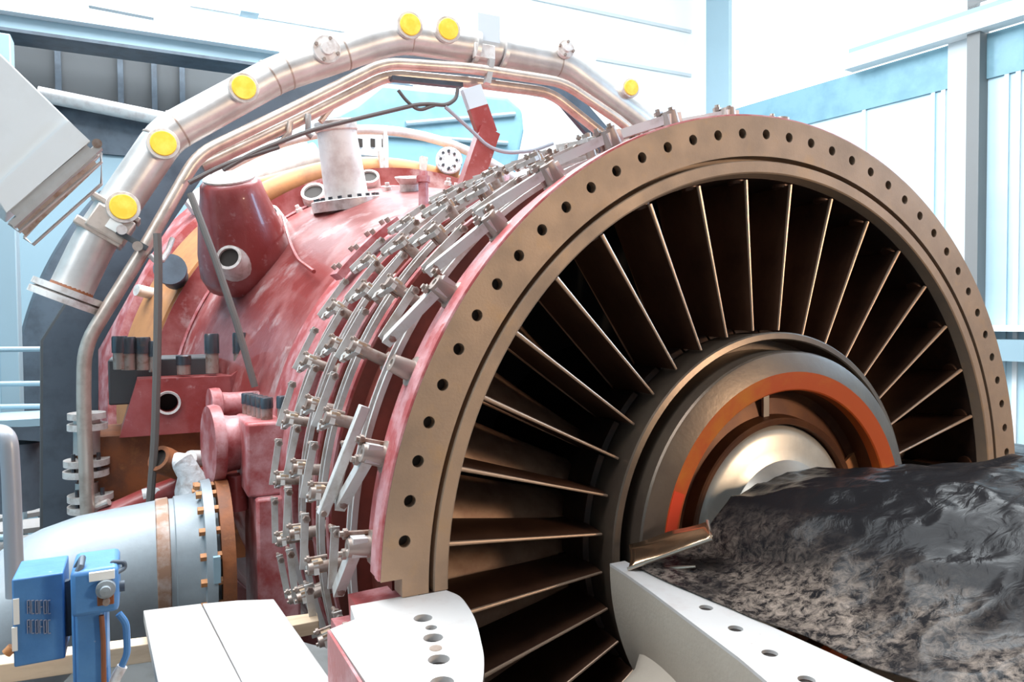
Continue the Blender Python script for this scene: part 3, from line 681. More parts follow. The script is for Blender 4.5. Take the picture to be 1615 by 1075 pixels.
# square clamp near the lowest cap
cm = pts[1].lerp(pts[2], 0.06)
dd = (pts[2] - pts[1]).normalized()
rx = dd.cross(Vector((0, 1, 0))).normalized()
rot = Matrix((rx, dd, rx.cross(dd))).transposed()
bevel(MB().box(cm + rx * -0.0, (0.27, 0.05, 0.25), rot).build('clamp_plate', 'tube', mf), 0.008)
bevel(MB().box(cm - dd * 0.0 + rx * (-0.03) + Vector((0, -0.02, 0)) + dd * 0.07, (0.22, 0.15, 0.24), rot).build('clamp_body', 'tube', mf), 0.01)
bevel(MB().box(cm + dd * 0.17, (0.29, 0.03, 0.25), rot).build('clamp_plate', 'tube', mf), 0.006)
MB().box(cm + dd * 0.07 + Vector((0, -0.145, 0)) + rx * -0.05, (0.07, 0.06, 0.012), rot).build('clamp_tag', 'label', mf)
# capped nozzles
def capnoz(px, py, r, capped=True, blank=False):
    cpos = atY(px, py, YM - 0.14)
    dirn = (CP - cpos).normalized() * 0.35 + Vector((0.12, -1, 0.12)) * 0.65; dirn.normalize()
    if blank: dirn = (dirn + Vector((0, 0, 0.15))).normalized()
    s0 = cpos - dirn * 0.14
    a = MB().lathe(s0, dirn, [(0, r * 0.72), (0.12, r * 0.72), (0.12, r * 1.22), (0.15, r * 1.24), (0.155, r * 1.2), (0.155, r * 0.9), (0.1, r * 0.88), (0.1, 0)], 30).build('nozzle', 'flange_w', mf)
    if capped:
        MB().lathe(s0 + dirn * 0.10, dirn, [(0, r * 0.9), (0.06, r * 0.98), (0.066, r * 0.93), (0.068, 0)], 28).build('yellow_cap', 'yellow', a)
    else:
        MB().lathe(s0 + dirn * 0.10, dirn, [(0, r * 0.9), (0.056, r * 1.0), (0.06, r * 0.6), (0.08, r * 0.55), (0.082, 0)], 28).build('blank_plug', 'flange_w', a)
        u = dirn.orthogonal().normalized(); v = dirn.cross(u)
        for k in range(4):
            t = 2 * PI * k / 4 + 0.5; p = s0 + dirn * 0.15 + (u * math.cos(t) + v * math.sin(t)) * r * 1.0
            MB().cyl(p, p + dirn * 0.02, 0.012, n=6).build('plug_bolt', 'zinc', a)
for q in ((194, 327), (257, 227), (384, 139), (646, 40), (706, 47)): capnoz(*q, 0.074)
capnoz(994, 139, 0.062)
capnoz(515, 78, 0.072, False); capnoz(892, 78, 0.055, False, True)
# pipe top: clamp block at the crown with square plate
qc = atY(765, 62, YM)
for px in (742, 786):
    q = atY(px, 78 if px < 760 else 84, YM)
    MB().lathe(q, (1, 0, -0.12), [(0, 0.115), (0, 0.15), (0.03, 0.15), (0.03, 0.115)], 30).build('crown_clamp', 'pipe', mf)
q = atY(770, 45, YM - 0.1); bevel(MB().box(q, (0.18, 0.03, 0.20)).build('crown_plate', 'column', mf), 0.005)
q = atY(763, 82, YM - 0.1); bevel(MB().box(q, (0.16, 0.05, 0.1)).build('crown_block', 'flange_w', mf), 0.005)
q1 = atY(775, 95, YM - 0.13); q2 = atY(768, 132, YM - 0.13)
MB().bar(q1, q2, 0.05, 0.04).build('hanger_strap', 'pipe', mf)
# slender tube pair
tp = thing('fuel_tube', (-2.4, YM - 0.1, 0), 'slender bare steel tube bent in straight runs below the big manifold, its near run', 'pipe', 'slender tubes under the manifold')
t1 = [(140, 860), (132, 640), (133, 545), (232, 385), (312, 244), (455, 175), (607, 99), (745, 108), (888, 130), (985, 195), (1050, 262)]
pt1 = [atY(a, b, YM - 0.12) for a, b in t1]
MB().tube(roundpath(pt1, 0.12, 5), [0.04], 16) if False else MB().tube(roundpath(pt1, 0.12, 5), 0.038, 16).build('tube_run', 'tube', tp, sharp=60)
tp2 = thing('fuel_tube', (-1, YM + 0.1, 1.6), 'second slender steel tube running just under the first across the top', 'pipe', 'slender tubes under the manifold')
t2 = [(318, 262), (470, 190), (612, 118), (745, 130), (868, 146), (955, 215), (1010, 275)]
pt2 = [atY(a, b, YM + 0.05) for a, b in t2]
MB().tube(roundpath(pt2, 0.12, 5), 0.04, 16).build('tube_run', 'tube', tp2, sharp=60)
# flanges on the tube at lower left
for (px, py, y, r, nm) in ((137, 655, 0, 0.10, 0), (138, 672, 0, 0.105, 1), (137, 728, 0, 0.12, 2), (136, 745, 0, 0.12, 3), (143, 783, 0, 0.12, 4), (143, 800, 0, 0.12, 5)):
    q = atY(px, py, YM + 0.0)
    f = MB().lathe(q - Vector((0, 0, 0.018)), (0, 0, 1), [(0, 0.03), (0, r), (0.036, r), (0.036, 0.03)], 28).build('tube_flange', 'flange_w', tp)
    if nm in (2, 4):
        for k in range(4):
            t = PI / 4 + k * PI / 2; p = q + Vector((0.09 * math.cos(t), 0.09 * math.sin(t), -0.06))
            MB().cyl(p, p + Vector((0, 0, 0.12)), 0.012, n=6).build('flange_stud', 'nut', tp)
for a, b, r in (((137, 715), (137, 650), 0.07), ((137, 800), (137, 760), 0.06)):
    MB().cyl(atY(*a, YM + 0.02), atY(*b, YM + 0.02), r).build('valve_body', 'pipe', tp)
MB().tube([atY(150, 800, YM - 0.1), atY(172, 791, YM - 0.14)], 0.02, 10).build('valve_spindle', 'flange_w', tp)
# bracket between manifold clamp and tube with round knobs
bk = thing('pipe_bracket', atY(200, 385, YM - 0.15), 'dark bracket arm bolted from the square clamp across to the slender tube', 'bracket')
MB().bar(atY(185, 365, YM - 0.16), atY(232, 392, YM - 0.17), 0.05, 0.03).build('arm', 'slate_dark', bk)
MB().cyl(atY(217, 388, YM - 0.17), atY(217, 388, YM - 0.23), 0.028).build('knob', 'tube', bk)
MB().cyl(atY(192, 362, YM - 0.17), atY(192, 362, YM - 0.23), 0.028).build('knob', 'flange_w', bk)
MB().tube([atY(236, 402, YM - 0.16), atY(245, 411, YM - 0.16), atY(256, 410, YM - 0.12), atY(264, 398, YM - 0.1), atY(272, 376, YM - 0.05)], 0.016, 10).build('hooked_rod', 'flange_w', bk)
# dark web beam carrying the manifold
YW = 3.25
be = thing('arch_beam', (-2.6, YW, -1), 'dark slate plate beam following the manifold behind it down to the floor at left', 'beam')
cl = [(112, 872), (112, 545), (222, 362), (296, 262), (445, 160), (600, 100), (760, 118), (882, 138), (945, 210), (1000, 290)]
wdt = [0.24, 0.24, 0.20, 0.18, 0.16, 0.13, 0.13, 0.15, 0.15, 0.15]
cp_ = [atY(a, b, YW) for a, b in cl]
mb = MB(); L_ = []; Rr = []
for i, p in enumerate(cp_):
    a = cp_[max(0, i - 1)]; b = cp_[min(len(cp_) - 1, i + 1)]; t = (b - a).normalized(); n = Vector((t.z, 0, -t.x)).normalized()
    L_.append(p - n * wdt[i] * 0.62); Rr.append(p + n * wdt[i] * 0.62)
vs = []
for i in range(len(cp_)):
    for o_ in (L_[i], Rr[i]): vs += [o_, o_ + Vector((0, 0.05, 0))]
fs = []
for i in range(len(cp_) - 1):
    b = 4 * i; c = b + 4
    fs += [(b, b + 2, c + 2, c), (b + 1, c + 1, c + 3, b + 3), (b, c, c + 1, b + 1), (b + 2, b + 3, c + 3, c + 2)]
fs += [(0, 1, 3, 2), (len(vs) - 4, len(vs) - 2, len(vs) - 1, len(vs) - 3)]
mb.add(vs, fs).build('web_plate', 'slate', be, smooth=False)
mb = MB(); mb.tube([p + Vector((0, 0.02, 0)) for p in L_], 0.02, 6); mb.build('edge_strip', 'slate_dark', be)
# under-tube small bolts / hangers
for i, (px, py) in enumerate(((360, 190), (448, 183), (478, 190))):
    pass
hg = thing('tube_hanger', atY(483, 200, YM), 'grey bar hanger dropping from the tubes to the white pipe top', 'hanger')
MB().tube([atY(486, 180, YM), atY(486, 212, YM), atY(492, 216, YM)], 0.02, 10).build('hanger_rod', 'pipe', hg)
MB().tube([atY(458, 192, YM), atY(456, 210, YM), atY(446, 222, YM), atY(430, 232, YM)], 0.02, 10).build('bent_rod', 'tube', hg)
# red post
po = thing('support_post', onDome(735, 292), 'flat red bracket post with a bare pale top, rising from dome to manifold', 'post')
y1 = 2.75
pA = atY(742, 138, y1); pB = atY(768, 212, y1); pC = atY(738, 300, y1); pM = pA.lerp(pB, 0.42)
MB().bar(pM, pA, 0.15, 0.05, up=(0, 1, 0)).build('bare_plate', 'column', po)
MB().bar(pB - (pA - pB).normalized() * 0.0, pM, 0.15, 0.05, up=(0, 1, 0)).build('upper_plate', 'red', po)
MB().bar(pC, pB + (pB - pC).normalized() * 0.03, 0.15, 0.10, up=(0, 1, 0)).build('lower_plate', 'red', po)
MB().bar(atY(617, 124, YM), atY(728, 135, YM), 0.06, 0.03).build('dark_cross_strip', 'slate', po)
# cables
def cable(pix, r, label, m='cable', y=YM - 0.2, nm='cable', ys=None):
    p = [atY(a, b, y if ys is None else ys[i]) for i, (a, b) in enumerate(pix)]
    o = MB().tube(roundpath(p, 0.15, 5), r, 8).build(nm, m); tag(o, label, 'cable'); return o
cable([(352, 268), (400, 240), (490, 205), (560, 188), (665, 163), (705, 166), (720, 155), (722, 138)], 0.014, 'dark cable running from the tubes past the white pipe up to the red post')
cable([(298, 288), (356, 258), (440, 232)], 0.014, 'dark cable hugging the underside of the slender tube at upper left')
cable([(702, 168), (742, 204), (770, 232), (800, 241), (840, 238), (872, 226)], 0.014, 'thin grey cable looping right behind the red post to the linkages', 'rail')
cable([(628, 142), (640, 158), (660, 175), (690, 164)], 0.012, 'short dark cable loop hanging under the crown of the arch')
cable([(248, 368), (250, 420), (248, 560), (244, 700), (235, 812)], 0.022, 'long grey-brown hose hanging straight down in front of the ochre ring', 'hosegrey', 2.6)
o = MB().tube([atY(300, 305, 2.5), atY(340, 410, 2.45), atY(372, 505, 2.4), (atY(402, 610, 2.35))], 0.02, 10).build('stay_rod', 'hosegrey'); tag(o, 'grey steel stay rod slanting down across the red dome to the flange nuts', 'rod')
cable([(446, 340), (458, 385), (470, 410), (495, 428)], 0.012, 'thin red hose curling from the dome port to the bolted pad', 'red', nm='hose', ys=[3.6, 3.2, 2.8, 2.2])
o = MB().tube([atY(556, 128, 3.0), atY(505, 192, 3.0)], 0.02, 8).add([], []).build('brace_tube', 'tube'); tag(o, 'short pale brace tube slanting from the arch down to the white pipe top', 'tube')
wr = thing('wrapped_fitting', atY(775, 282, 1.9), 'cream wrapped fitting resting behind the top linkages by the red post', 'fitting')
MB().tube([atY(752, 292, 1.9), atY(768, 284, 1.9), atY(785, 278, 1.9), atY(800, 276, 1.9)], [0.03, 0.055, 0.06, 0.03], 14).build('wrapping', 'ducttape', wr)

# ================================================================== lower intake casing (left and right joint plates)
li = thing('lower_intake_casing', (-1.5, -0.4, -2), 'pale machined lower intake joint plate with a row of holes, under the bronze flange', 'casing')
_in = [(1.362, 0.0), (1.345, -0.06), (1.352, -0.14), (1.372, -0.24), (1.41, -0.36), (1.455, -0.48), (1.53, -0.62), (1.63, -0.76)]
def spline(c, m=5):
    out = []
    for i in range(len(c) - 1):
        p0 = c[max(0, i - 1)]; p1 = c[i]; p2 = c[i + 1]; p3 = c[min(len(c) - 1, i + 2)]
        for k in range(m):
            t = k / m
            out.append(tuple(0.5 * ((2 * p1[a]) + (-p0[a] + p2[a]) * t + (2 * p0[a] - 5 * p1[a] + 4 * p2[a] - p3[a]) * t * t + (-p0[a] + 3 * p1[a] - 3 * p2[a] + p3[a]) * t ** 3) for a in (0, 1)))
    return out + [c[-1]]
inner = spline(_in)
plate_o = [(-x, y) for x, y in inner] + [(-1.9, -1.0), (-1.735, -0.9), (-1.73, -0.5), (-1.738, -0.118), (-1.663, -0.085), (-1.65, 0.015), (-1.362, 0.015)]
hl = []
for (px, py, r) in ((667, 973, 0.026), (680, 988, 0.016), (683, 1004, 0.026), (692, 1038, 0.027), (697, 1074, 0.028)):
    q = atZ(px, py, 0); hl.append(circ(q.x, q.y, r, 18)[::-1])
fz = lambda u, v, w_: Vector((u, v, -0.002 - w_))
MB().plate(plate_o, hl, fz, 0.14).build('joint_plate', 'plate', li, sharp=25)
hb = MB()
for h in hl:
    cx = sum(p[0] for p in h) / 18; cy = sum(p[1] for p in h) / 18
    MB().cyl((cx, cy, -0.022), (cx, cy, -0.11), 0.0285, n=18).build('plate_hole', 'hole', li)
q = atZ(687, 1021, 0); MB().cyl((q.x, q.y, -0.01), (q.x, q.y, 0.0005), 0.016, n=16).build('tan_plug', 'tube', li)
# right side plate (mirror)
MB().plate([(-a, b) for a, b in plate_o][::-1], [], fz, 0.14).build('far_joint_plate', 'plate', li, sharp=25)
# pink side web under the plate
side = [(-1.729, -0.9), (-1.729, -0.117)]
MB().add([(-1.736, -1.0, -0.142), (-1.736, -0.12, -0.142), (-1.736, -0.12, -1.2), (-1.736, -0.2, -1.2), (-1.736, -0.36, -0.36), (-1.736, -1.0, -0.36),
          (-1.66, -1.0, -0.142), (-1.66, -0.12, -0.142), (-1.66, -0.12, -1.2), (-1.66, -0.2, -1.2), (-1.66, -0.36, -0.36), (-1.66, -1.0, -0.36)],
         [(0, 1, 2, 3, 4, 5), (6, 11, 10, 9, 8, 7), (0, 6, 7, 1), (1, 7, 8, 2), (2, 8, 9, 3), (3, 9, 10, 4), (4, 10, 11, 5), (5, 11, 6, 0)]).build('side_web', 'pink', li, smooth=False)
MB().box((-1.5875, 0.09, -0.5), (0.115, 0.4, 0.72)).build('corner_post', 'pink', li)
bw = MB().add([(-1.734, -1.0, -0.003), (-1.739, -0.118, -0.003), (-1.739, -0.118, -0.14), (-1.734, -1.0, -0.14), (-1.741, -1.0, -0.003), (-1.746, -0.12, -0.003), (-1.746, -0.12, -0.14), (-1.741, -1.0, -0.14)],
        [(0, 1, 2, 3), (4, 7, 6, 5), (0, 4, 5, 1), (1, 5, 6, 2), (2, 6, 7, 3), (3, 7, 4, 0)]).build('painted_edge', 'pink', li, smooth=False)
MB().rev([(r, y) for r, y in inner] + [(r + 0.05, y) for r, y in reversed(inner)], 180.4, 359.6, 90, closed=True, capends=True).build('bellmouth', 'dark_steel', li)  # dark tone stands for the unlit inside of the bellmouth
MB().rev([(1.45, -0.02), (1.6, -0.02), (1.6, 0.25), (1.45, 0.25)], 182, 358, 80, closed=True, capends=True).build('lower_ring', 'pink', li)

# ================================================================== bearing nose cone (lower half)
bh = thing('bearing_housing', (-0.85, -0.8, -1), 'beige lower nose cone housing with a flat drilled top edge beside the black sheeting', 'bearing housing')
oc = [(0.800, -0.045), (0.803, -0.08), (0.81, -0.15), (0.835, -0.32), (0.87, -0.52), (0.91, -0.75), (0.97, -1.0), (1.06, -1.3)]
MB().rev([(r, y) for r, y in oc] + [(1.0, -1.3), (0.88, -0.9), (0.80, -0.5), (0.76, -0.2), (0.74, -0.045)], 180, 360, 100, closed=True, capends=True).build('cone_shell', 'cone', bh, sharp=30)
po_ = [(-r, y) for r, y in oc] + [(-0.70, -1.3), (-0.69, -1.0), (-0.71, -0.6), (-0.74, -0.2), (-0.74, -0.045)]
hl = []
for (px, py) in ((1113.5, 960), (1160, 993), (1214, 1032), (1272, 1074)):
    q = atZ(px, py, 0); hl.append(circ(q.x, q.y, 0.0195, 18)[::-1])
MB().plate(po_, hl, lambda u, v, w_: Vector((u, v, 0.004 - w_)), 0.009).build('joint_face', 'plate', bh, sharp=25)
hb = MB()
for h in hl:
    cx = sum(p[0] for p in h) / 18; cy = sum(p[1] for p in h) / 18; MB().cyl((cx, cy, -0.006), (cx, cy, -0.05), 0.0205, n=18).build('face_hole', 'hole', bh)
MB().plate([(-a, b) for a, b in po_][::-1], [], lambda u, v, w_: Vector((u, v, 0.004 - w_)), 0.009).build('far_joint_face', 'plate', bh, sharp=25)
# radial strut from the cone out to the bellmouth
def strut(th):
    mb = MB(); n = 10; ax = Vector((math.cos(R(th)), 0, math.sin(R(th)))); tg = Vector((-math.sin(R(th)), 0, math.cos(R(th))))
    vs = []; rs = [0.80, 0.86, 0.95, 1.1, 1.5]; fl = [1.9, 1.35, 1.1, 1.0, 1.0]
    for r_, f in zip(rs, fl):
        for k in range(24):
            a = 2 * PI * k / 24; u = math.cos(a); v = math.sin(a)
            vs.append(ax * r_ + Vector((0, -0.56 + 0.34 * u * (0.75 + 0.25 * f), 0)) + tg * (0.05 * f * v))
    fs = [(i * 24 + k, i * 24 + (k + 1) % 24, (i + 1) * 24 + (k + 1) % 24, (i + 1) * 24 + k) for i in range(4) for k in range(24)]
    mb.add(vs, fs); return mb
strut(200).build('radial_strut', 'cone', bh, sharp=60)
strut(340).build('radial_strut', 'cone', bh, sharp=60)

# ================================================================== bent bronze sheet and black plastic sheeting
fo = thing('folded_sheet', atZ(1050, 870, 0.05), 'shiny bent bronze sheet strip propped between the joint edge and the black sheeting', 'metal sheet')
a0 = atY(990, 897, -0.13); a1_ = atY(1122, 850, -0.30); b0_ = atY(992, 858, -0.06); b1_ = atY(1112, 822, -0.22)
mb = MB(); n = 14; vs = []
for i in range(n + 1):
    f = i / n
    for j in range(7):
        g = j / 6
        p = a0.lerp(a1_, f).lerp(b0_.lerp(b1_, f), g)
        p = p + Vector((0.3, 0.8, 0.1)).normalized() * (-0.028 * math.sin(g * PI) + 0.006 * math.sin(f * 9 + g * 3))
        vs.append(p)
fs = [(i * 7 + j, i * 7 + j + 1, (i + 1) * 7 + j + 1, (i + 1) * 7 + j) for i in range(n) for j in range(6)]
sh_ = mb.add(vs, fs).build('sheet_web', 'foil', fo, sharp=80)
sm = sh_.modifiers.new('solid', 'SOLIDIFY'); sm.thickness = 0.003
MB().tube([a0, a1_, b1_ + Vector((0.01, 0, 0))], 0.006, 8).build('bright_edge', 'bronze_edge', fo)
MB().tube([atY(1003, 903, -0.14), atY(1060, 896, -0.2), atY(1097, 893, -0.26)], [0.004, 0.009, 0.004], 8).build('lower_lip', 'bronze_edge', fo)

m, N, L, b = new_mat('black_plastic_sheet')
b.inputs['Specular IOR Level'].default_value = 0.07
tc = N.new('ShaderNodeTexCoord')
n1 = N.new('ShaderNodeTexNoise'); n1.inputs['Scale'].default_value = 2.2; n1.inputs['Detail'].default_value = 3
n2 = N.new('ShaderNodeTexNoise'); n2.inputs['Scale'].default_value = 34; n2.inputs['Detail'].default_value = 9; n2.inputs['Roughness'].default_value = 0.75; n2.inputs['Distortion'].default_value = 0.5
L.new(tc.outputs['Object'], n1.inputs['Vector']); L.new(tc.outputs['Object'], n2.inputs['Vector'])
# dust lies on the flat western strip (object x < -0.3)
sx = N.new('ShaderNodeSeparateXYZ'); L.new(tc.outputs['Object'], sx.inputs[0])
r0 = N.new('ShaderNodeMapRange'); r0.inputs[1].default_value = -0.34; r0.inputs[2].default_value = -0.60; r0.clamp = True; L.new(sx.outputs[0], r0.inputs[0])
r1 = N.new('ShaderNodeMapRange'); r1.inputs[1].default_value = 0.58; r1.inputs[2].default_value = 0.72; r1.inputs[3].default_value = 0.0; r1.inputs[4].default_value = 0.2; L.new(n1.outputs[0], r1.inputs[0])
r2 = N.new('ShaderNodeMapRange'); r2.inputs[1].default_value = 0.42; r2.inputs[2].default_value = 0.68; L.new(n2.outputs[0], r2.inputs[0])
n4 = N.new('ShaderNodeTexNoise'); n4.inputs['Scale'].default_value = 4.5; n4.inputs['Detail'].default_value = 4; L.new(tc.outputs['Object'], n4.inputs['Vector'])
r4 = N.new('ShaderNodeMapRange'); r4.inputs[1].default_value = 0.38; r4.inputs[2].default_value = 0.6; r4.inputs[3].default_value = 0.25; L.new(n4.outputs[0], r4.inputs[0])
m4 = N.new('ShaderNodeMath'); m4.operation = 'MULTIPLY'; L.new(r0.outputs[0], m4.inputs[0]); L.new(r4.outputs[0], m4.inputs[1])
mu = N.new('ShaderNodeMath'); mu.operation = 'MULTIPLY_ADD'; L.new(m4.outputs[0], mu.inputs[0]); mu.inputs[1].default_value = 0.9; L.new(r1.outputs[0], mu.inputs[2]) 
m2 = N.new('ShaderNodeMath'); m2.operation = 'MULTIPLY'; L.new(mu.outputs[0], m2.inputs[0]); L.new(r2.outputs[0], m2.inputs[1]); m2.use_clamp = True
mx = N.new('ShaderNodeMix'); mx.data_type = 'RGBA'; L.new(m2.outputs[0], mx.inputs[0]); mx.inputs[6].default_value = (0.013, 0.012, 0.013, 1); mx.inputs[7].default_value = (0.40, 0.31, 0.25, 1)
L.new(mx.outputs[2], b.inputs['Base Color'])
rr2 = N.new('ShaderNodeMath'); rr2.operation = 'MULTIPLY_ADD'; L.new(m2.outputs[0], rr2.inputs[0]); rr2.inputs[1].default_value = 0.4; rr2.inputs[2].default_value = 0.2; L.new(rr2.outputs[0], b.inputs['Roughness'])
bp = N.new('ShaderNodeBump'); bp.inputs['Strength'].default_value = 0.4; bp.inputs['Distance'].default_value = 0.008
n3 = N.new('ShaderNodeTexNoise'); n3.inputs['Scale'].default_value = 15; n3.inputs['Detail'].default_value = 5; n3.inputs['Distortion'].default_value = 1.4
L.new(tc.outputs['Object'], n3.inputs['Vector']); L.new(n3.outputs[0], bp.inputs['Height']); L.new(bp.outputs[0], b.inputs['Normal'])
M['plastic'] = m
def sstep(a, b, x):
    t = max(0, min(1, (x - a) / (b - a))); return t * t * (3 - 2 * t)
def clothz(x, y):
    f = sstep(-0.05, -0.75, y)                 # arch near the shaft end -> tent further out
    top = 0.235 + 0.085 * sstep(-0.08, -0.5, y)
    ar = top * math.sqrt(max(0, 1 - (x / 0.47) ** 2)) if abs(x) < 0.47 else 0
    if x < 0: tent = top * (1 - sstep(0.0, 0.80, -x) ** 0.8)
    else: tent = 0.13 + (top - 0.13) * (1 - sstep(0, 1.6, x))
    z = ar * (1 - f) + tent * f
    z = max(z, 0.012 if x < 0 else 0.05 * sstep(0.5, 1.0, x) + 0.03)
    wgt = 0.3 + 0.7 * sstep(-0.74, -0.4, x)
    v = Vector((x * 3.1, y * 2.2, 0.3))
    z += wgt * (0.035 * noise.noise(v) + 0.016 * (1 - 2 * abs(noise.noise(v * 2.3 + Vector((4, 1, 0))))) + 0.004 * (1 - 2 * abs(noise.noise(v * 6.1))))
    z += 0.075 * sstep(-0.5, 0.1, x) * sstep(-0.4, -1.0, y) * (1 - 2 * abs(noise.noise(Vector((x * 1.2 + y * 1.5, y * 3.0 - x, 7)))))
    return max(z, 0.008)
nx, ny = 250, 150
vs = []
def xleft(y): return -0.755 + 0.07 * sstep(-0.1, -1.0, y) + 0.012 * noise.noise(Vector((0, y * 6, 1)))
for j in range(ny + 1):
    v = j / ny; y = -0.11 - 1.95 * v
    for i in range(nx + 1):
        u = i / nx
        xl = xleft(y); x = xl + (2.3 - xl) * (u ** 1.25)
        yy = y + 0.05 * (1 - v) * noise.noise(Vector((x * 4, 3, 2)))
        if x > 0.9: yy += (1 - v) * 0.9 * sstep(0.9, 1.35, x)      # spreads out over the far joint plate
        z = clothz(x, yy if yy < 0 else -0.05)
        if x > 1.25: z = max(z, 0.05)
        vs.append(Vector((x, yy, z)))
fs = [(j * (nx + 1) + i, j * (nx + 1) + i + 1, (j + 1) * (nx + 1) + i + 1, (j + 1) * (nx + 1) + i) for j in range(ny) for i in range(nx)]
pl = MB().add(vs, fs).build('plastic_sheeting', 'plastic', sharp=180)
for p in pl.data.polygons: p.use_smooth = True
sm = pl.modifiers.new('solid', 'SOLIDIFY'); sm.thickness = 0.003; sm.offset = -1
tag(pl, 'crumpled glossy black plastic sheeting draped over the shaft in the right foreground', 'plastic sheet')

# ================================================================== grey elbow pipe at lower left
ep = thing('elbow_pipe', (-2.3, 1.9, -0.6), 'big grey-blue elbow pipe with a rust-streaked weld, bolted to the red casing at lower left', 'pipe')
e0 = Vector((-1.80, 1.9, -0.375)); rp = 0.315
path = [e0 + Vector((-0.02, 0, 0)), e0 + Vector((-0.3, 0, 0)), e0 + Vector((-0.5, -0.005, -0.02))]
for k in range(1, 11):
    a = R(9 * k); path.append(Vector((-2.30 - 0.62 * math.sin(a), 1.9 - 0.02 * k, -0.395 - 0.62 * (1 - math.cos(a)))))
path.append(path[-1] + Vector((0, 0, -1.2)))
MB().tube(path, rp, 48).build('pipe_body', 'grey_pipe', ep, sharp=60)
MB().lathe(e0 + Vector((-0.33, 0, 0)), (1, 0, 0), [(0, rp), (0.005, rp + 0.006), (0.055, rp + 0.009), (0.06, rp)], 48).build('rust_weld', 'rustband', ep)
MB().lathe(e0 + Vector((-0.25, 0, 0)), (1, 0, 0), [(0, rp), (0.005, rp + 0.01), (0.10, rp + 0.015), (0.12, rp + 0.03), (0.125, rp + 0.075), (0.17, rp + 0.08), (0.175, 0.2)], 56).build('pipe_flange', 'grey_pipe', ep)
MB().lathe(e0 + Vector((-0.06, 0, 0)), (1, 0, 0), [(0, 0.2), (0, rp + 0.08), (0.06, rp + 0.08), (0.06, 0.2)], 56).build('mating_flange', 'rust', ep)
for k in range(20):
    a = 2 * PI * k / 20; p = e0 + Vector((-0.14, (rp + 0.052) * math.cos(a), (rp + 0.052) * math.sin(a)))
    MB().cyl(p + Vector((-0.012, 0, 0)), p + Vector((0.1, 0, 0)), 0.02, n=6).build('flange_bolt', 'ochre', ep)
q = atY(372, 815, 1.3)
MB().box(e0 + Vector((-0.085, -rp - 0.07, 0.06)), (0.03, 0.03, 0.12)).build('blue_tag', 'railblue', ep)

# ================================================================== blue hydraulic pump with box
yp = 0.05
pm = thing('hydraulic_pump', atY(148, 1075, yp), 'blue enamelled hand pump with a valve head and side lever at the lower left corner', 'pump')
def pbox(x0, y0, x1, y1, Y, dep, nm, m, parent, bv=0.006):
    a = atY(x0, y0, Y); b = atY(x1, y1, Y)
    return bevel(MB().box(((a.x + b.x) / 2, Y + dep / 2, (a.z + b.z) / 2), (abs(b.x - a.x), dep, abs(b.z - a.z))).build(nm, m, parent), bv)
pbox(112, 962, 172, 1110, yp + 0.02, 0.14, 'pump_column', 'blue', pm)
pbox(118, 968, 166, 1100, yp + 0.0, 0.02, 'front_channel', 'rustblue' if 'rustblue' in M else 'blue', pm)
pbox(110, 903, 188, 964, yp - 0.02, 0.18, 'valve_head', 'blue', pm, 0.012)
pbox(120, 892, 175, 908, yp + 0.04, 0.10, 'head_cap', 'blue', pm)
pbox(140, 904, 181, 912, yp - 0.026, 0.01, 'name_plate', 'label', pm, 0.001)
q = atY(167, 926, yp - 0.02)
MB().lathe(q, (0, -1, 0), [(0, 0.022), (0.02, 0.022), (0.022, 0.012), (0.035, 0.012), (0.036, 0)], 20).build('gauge_screw', 'grey_pipe', pm)
pbox(153, 938, 180, 952, yp - 0.026, 0.012, 'rusty_recess', 'rust', pm, 0.002)
q = atY(168, 946, yp - 0.03); MB().cyl(q, q + Vector((0, -0.02, 0)), 0.008).build('small_screw', 'zinc', pm)
q = atY(190, 924, yp + 0.05); MB().cyl(q - Vector((0.02, 0, 0)), q + Vector((0.01, 0, 0)), 0.014).build('side_knob', 'slate', pm)
MB().tube([atY(120, 905, yp + 0.04), atY(122, 893, yp + 0.03), atY(130, 880, yp + 0.03), atY(127, 893, yp), atY(120, 908, yp - 0.01)], 0.008, 10).build('lifting_hook', 'slate', pm)
MB().tube(roundpath([atY(184, 912, yp + 0.03), atY(176, 896, yp + 0.02), atY(176, 886, yp + 0.02), atY(196, 886, yp + 0.02), atY(197, 895, yp + 0.02), atY(184, 903, yp)], 0.02, 4), 0.006, 10).build('wire_handle', 'slate', pm)
MB().tube(roundpath([atY(187, 967, yp), atY(199, 982, yp), atY(201, 1030, yp), atY(192, 1050, yp)], 0.03, 4), 0.0085, 10).build('pump_lever', 'blue', pm)
MB().tube([atY(193, 1050, yp), atY(184, 1066, yp), atY(176, 1085, yp)], 0.013, 12).build('lever_grip', 'ducttape', pm)
MB().tube([atY(160, 970, yp - 0.01), atY(163, 1010, yp - 0.01), atY(164, 1090, yp - 0.01)], 0.006, 8).build('rusty_rod', 'rust', pm)
bx = thing('blue_tank_box', atY(62, 1040, yp + 0.1), 'flat blue steel box with faded lettering and a strip label, left of the pump', 'box')
pbox(18, 914, 103, 1038, yp + 0.05, 0.16, 'tank_body', 'blue', bx, 0.004)
pbox(20, 945, 31, 984, yp + 0.046, 0.006, 'strip_label', 'label', bx, 0.0005)
pbox(18, 990, 28, 1026, yp + 0.046, 0.006, 'strip_label', 'label', bx, 0.0005)
M['faded'] = mat('faded_grey_lettering', (0.22, 0.25, 0.34), 0.6)
random.seed(3)
